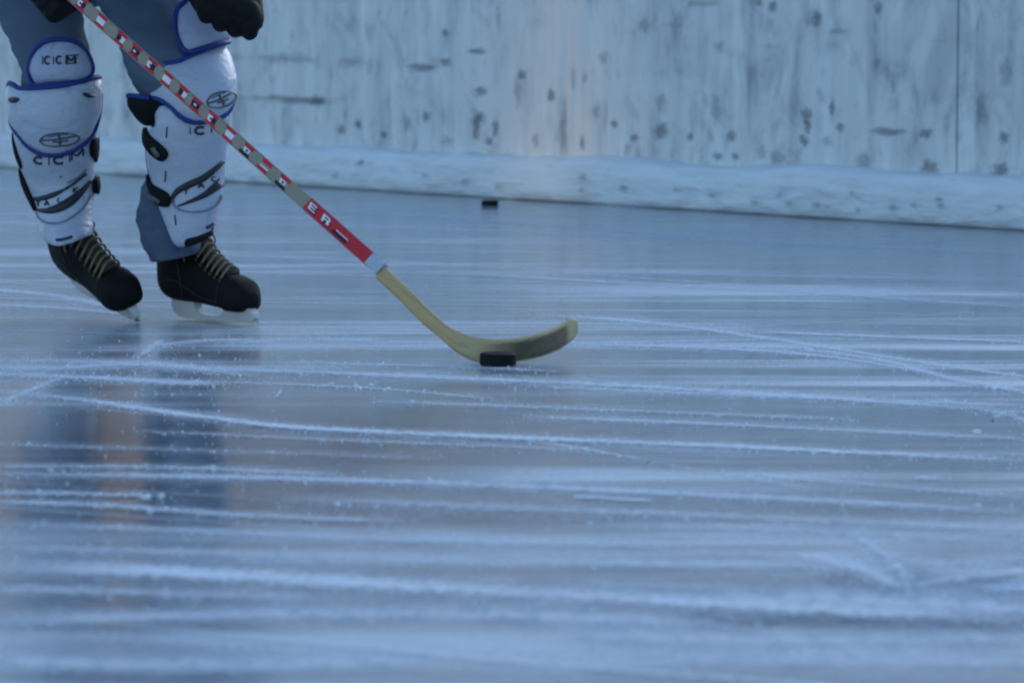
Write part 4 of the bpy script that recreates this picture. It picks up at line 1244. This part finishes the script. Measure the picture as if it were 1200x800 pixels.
# older, fainter tracks all over the rink
rr = random.Random(11)
for i in range(120):
    y = 2.2 + 14 * rr.random() ** 1.3; x = rr.uniform(-5, 5)
    a = R(-28) + rr.gauss(0, .13) if rr.random() < .7 else rr.uniform(-1.2, .6)
    L = rr.uniform(.8, 5); cv = rr.gauss(0, .10)
    P = [Vector((x, y, 0))]
    for k in range(22):
        a += cv / 22 * L; P.append(P[-1] + Vector((math.cos(a), math.sin(a), 0)) * L / 22)
    if any((p - W0).dot(WN) > -.06 for p in P): continue
    ribbon(P, rr.choice((.002, .003, .004, .006, .012, .03)) * rr.uniform(.7, 1.6), rr.uniform(.25, .8))
tag(link('skate_tracks', tb, track_material(), smooth=False), 'white scraped skate tracks crossing the blue ice', 'skate tracks', kind='stuff')

def chips(name, pts, m, label, cat):
    tb_ = bmesh.new(); bmesh.ops.create_icosphere(tb_, subdivisions=1, radius=1)
    tb_.verts.index_update(); TV = [v.co.copy() for v in tb_.verts]; TF = [[v.index for v in f.verts] for f in tb_.faces]; tb_.free()
    bm = bmesh.new()
    for p, r in pts:
        if (p - W0).dot(WN) > -.05 or p.y > 15: continue
        ax = [r * random.uniform(.6, 1.8), r * random.uniform(.6, 1.4), r * random.uniform(.35, .9)]
        rz = random.uniform(0, 6.28); V = []
        for q0 in TV:
            q = q0 * (1 + random.uniform(-.25, .25))
            q = Vector((q.x * ax[0], q.y * ax[1], q.z * ax[2]))
            V.append(bm.verts.new((p.x + q.x * math.cos(rz) - q.y * math.sin(rz), p.y + q.x * math.sin(rz) + q.y * math.cos(rz), q.z + ax[2] * .6)))
        for f in TF: bm.faces.new([V[i] for i in f])
    return tag(link(name, bm, m, smooth=False), label, cat, kind='stuff')
for _ in range(900):
    x, y = rr.uniform(-20, 1220), 250 + 550 * rr.random()
    crumbs.append((ground(x, y), abs(rr.gauss(0, .0006)) + .0004))
for _ in range(240):                               # a spray of shavings by the skates
    x, y = rr.gauss(150, 130), rr.gauss(432, 22)
    if y > 385: crumbs.append((ground(x, y), abs(rr.gauss(0, .0011)) + .0006))
for x, y, r in ((170,583,.005),(190,582,.004),(45,576,.004),(395,593,.005),(410,593,.004),(60,552,.004),(640,410,.003),(950,412,.006),(1030,424,.006),(1145,508,.006)):
    crumbs.append((ground(x, y), r))
chips('ice_shavings', crumbs, mat('ice_shavings', (.78, .83, .88), .7), 'tiny white ice shavings scattered along the skate tracks', 'ice shavings')
specks = [(ground(x, y), r * .6) for x, y, r in ((415,590,.002),(484,622,.002),(400,522,.0018),(570,606,.002),(580,625,.002),(738,608,.0018),(690,440,.0022),(735,462,.0024),(740,461,.0018),(908,450,.002),(995,458,.002),
    (1163,493,.003),(760,541,.004),(1008,556,.002),(940,524,.0018),(660,612,.0022),(980,612,.003),(526,426,.0018),(512,432,.0016),(1120,572,.0016),(695,552,.0018),(440,760,.003),(930,644,.0016),(120,500,.002),(70,468,.0016),(560,540,.0015),(860,420,.0016))]
for _ in range(60): specks.append((ground(rr.uniform(0, 1200), 300 + 480 * rr.random()), rr.uniform(.0005, .0011)))
chips('dirt_specks', specks, mat('dark_grit', (.03, .028, .026), .8), 'tiny dark specks of grit scattered on the ice', 'grit')
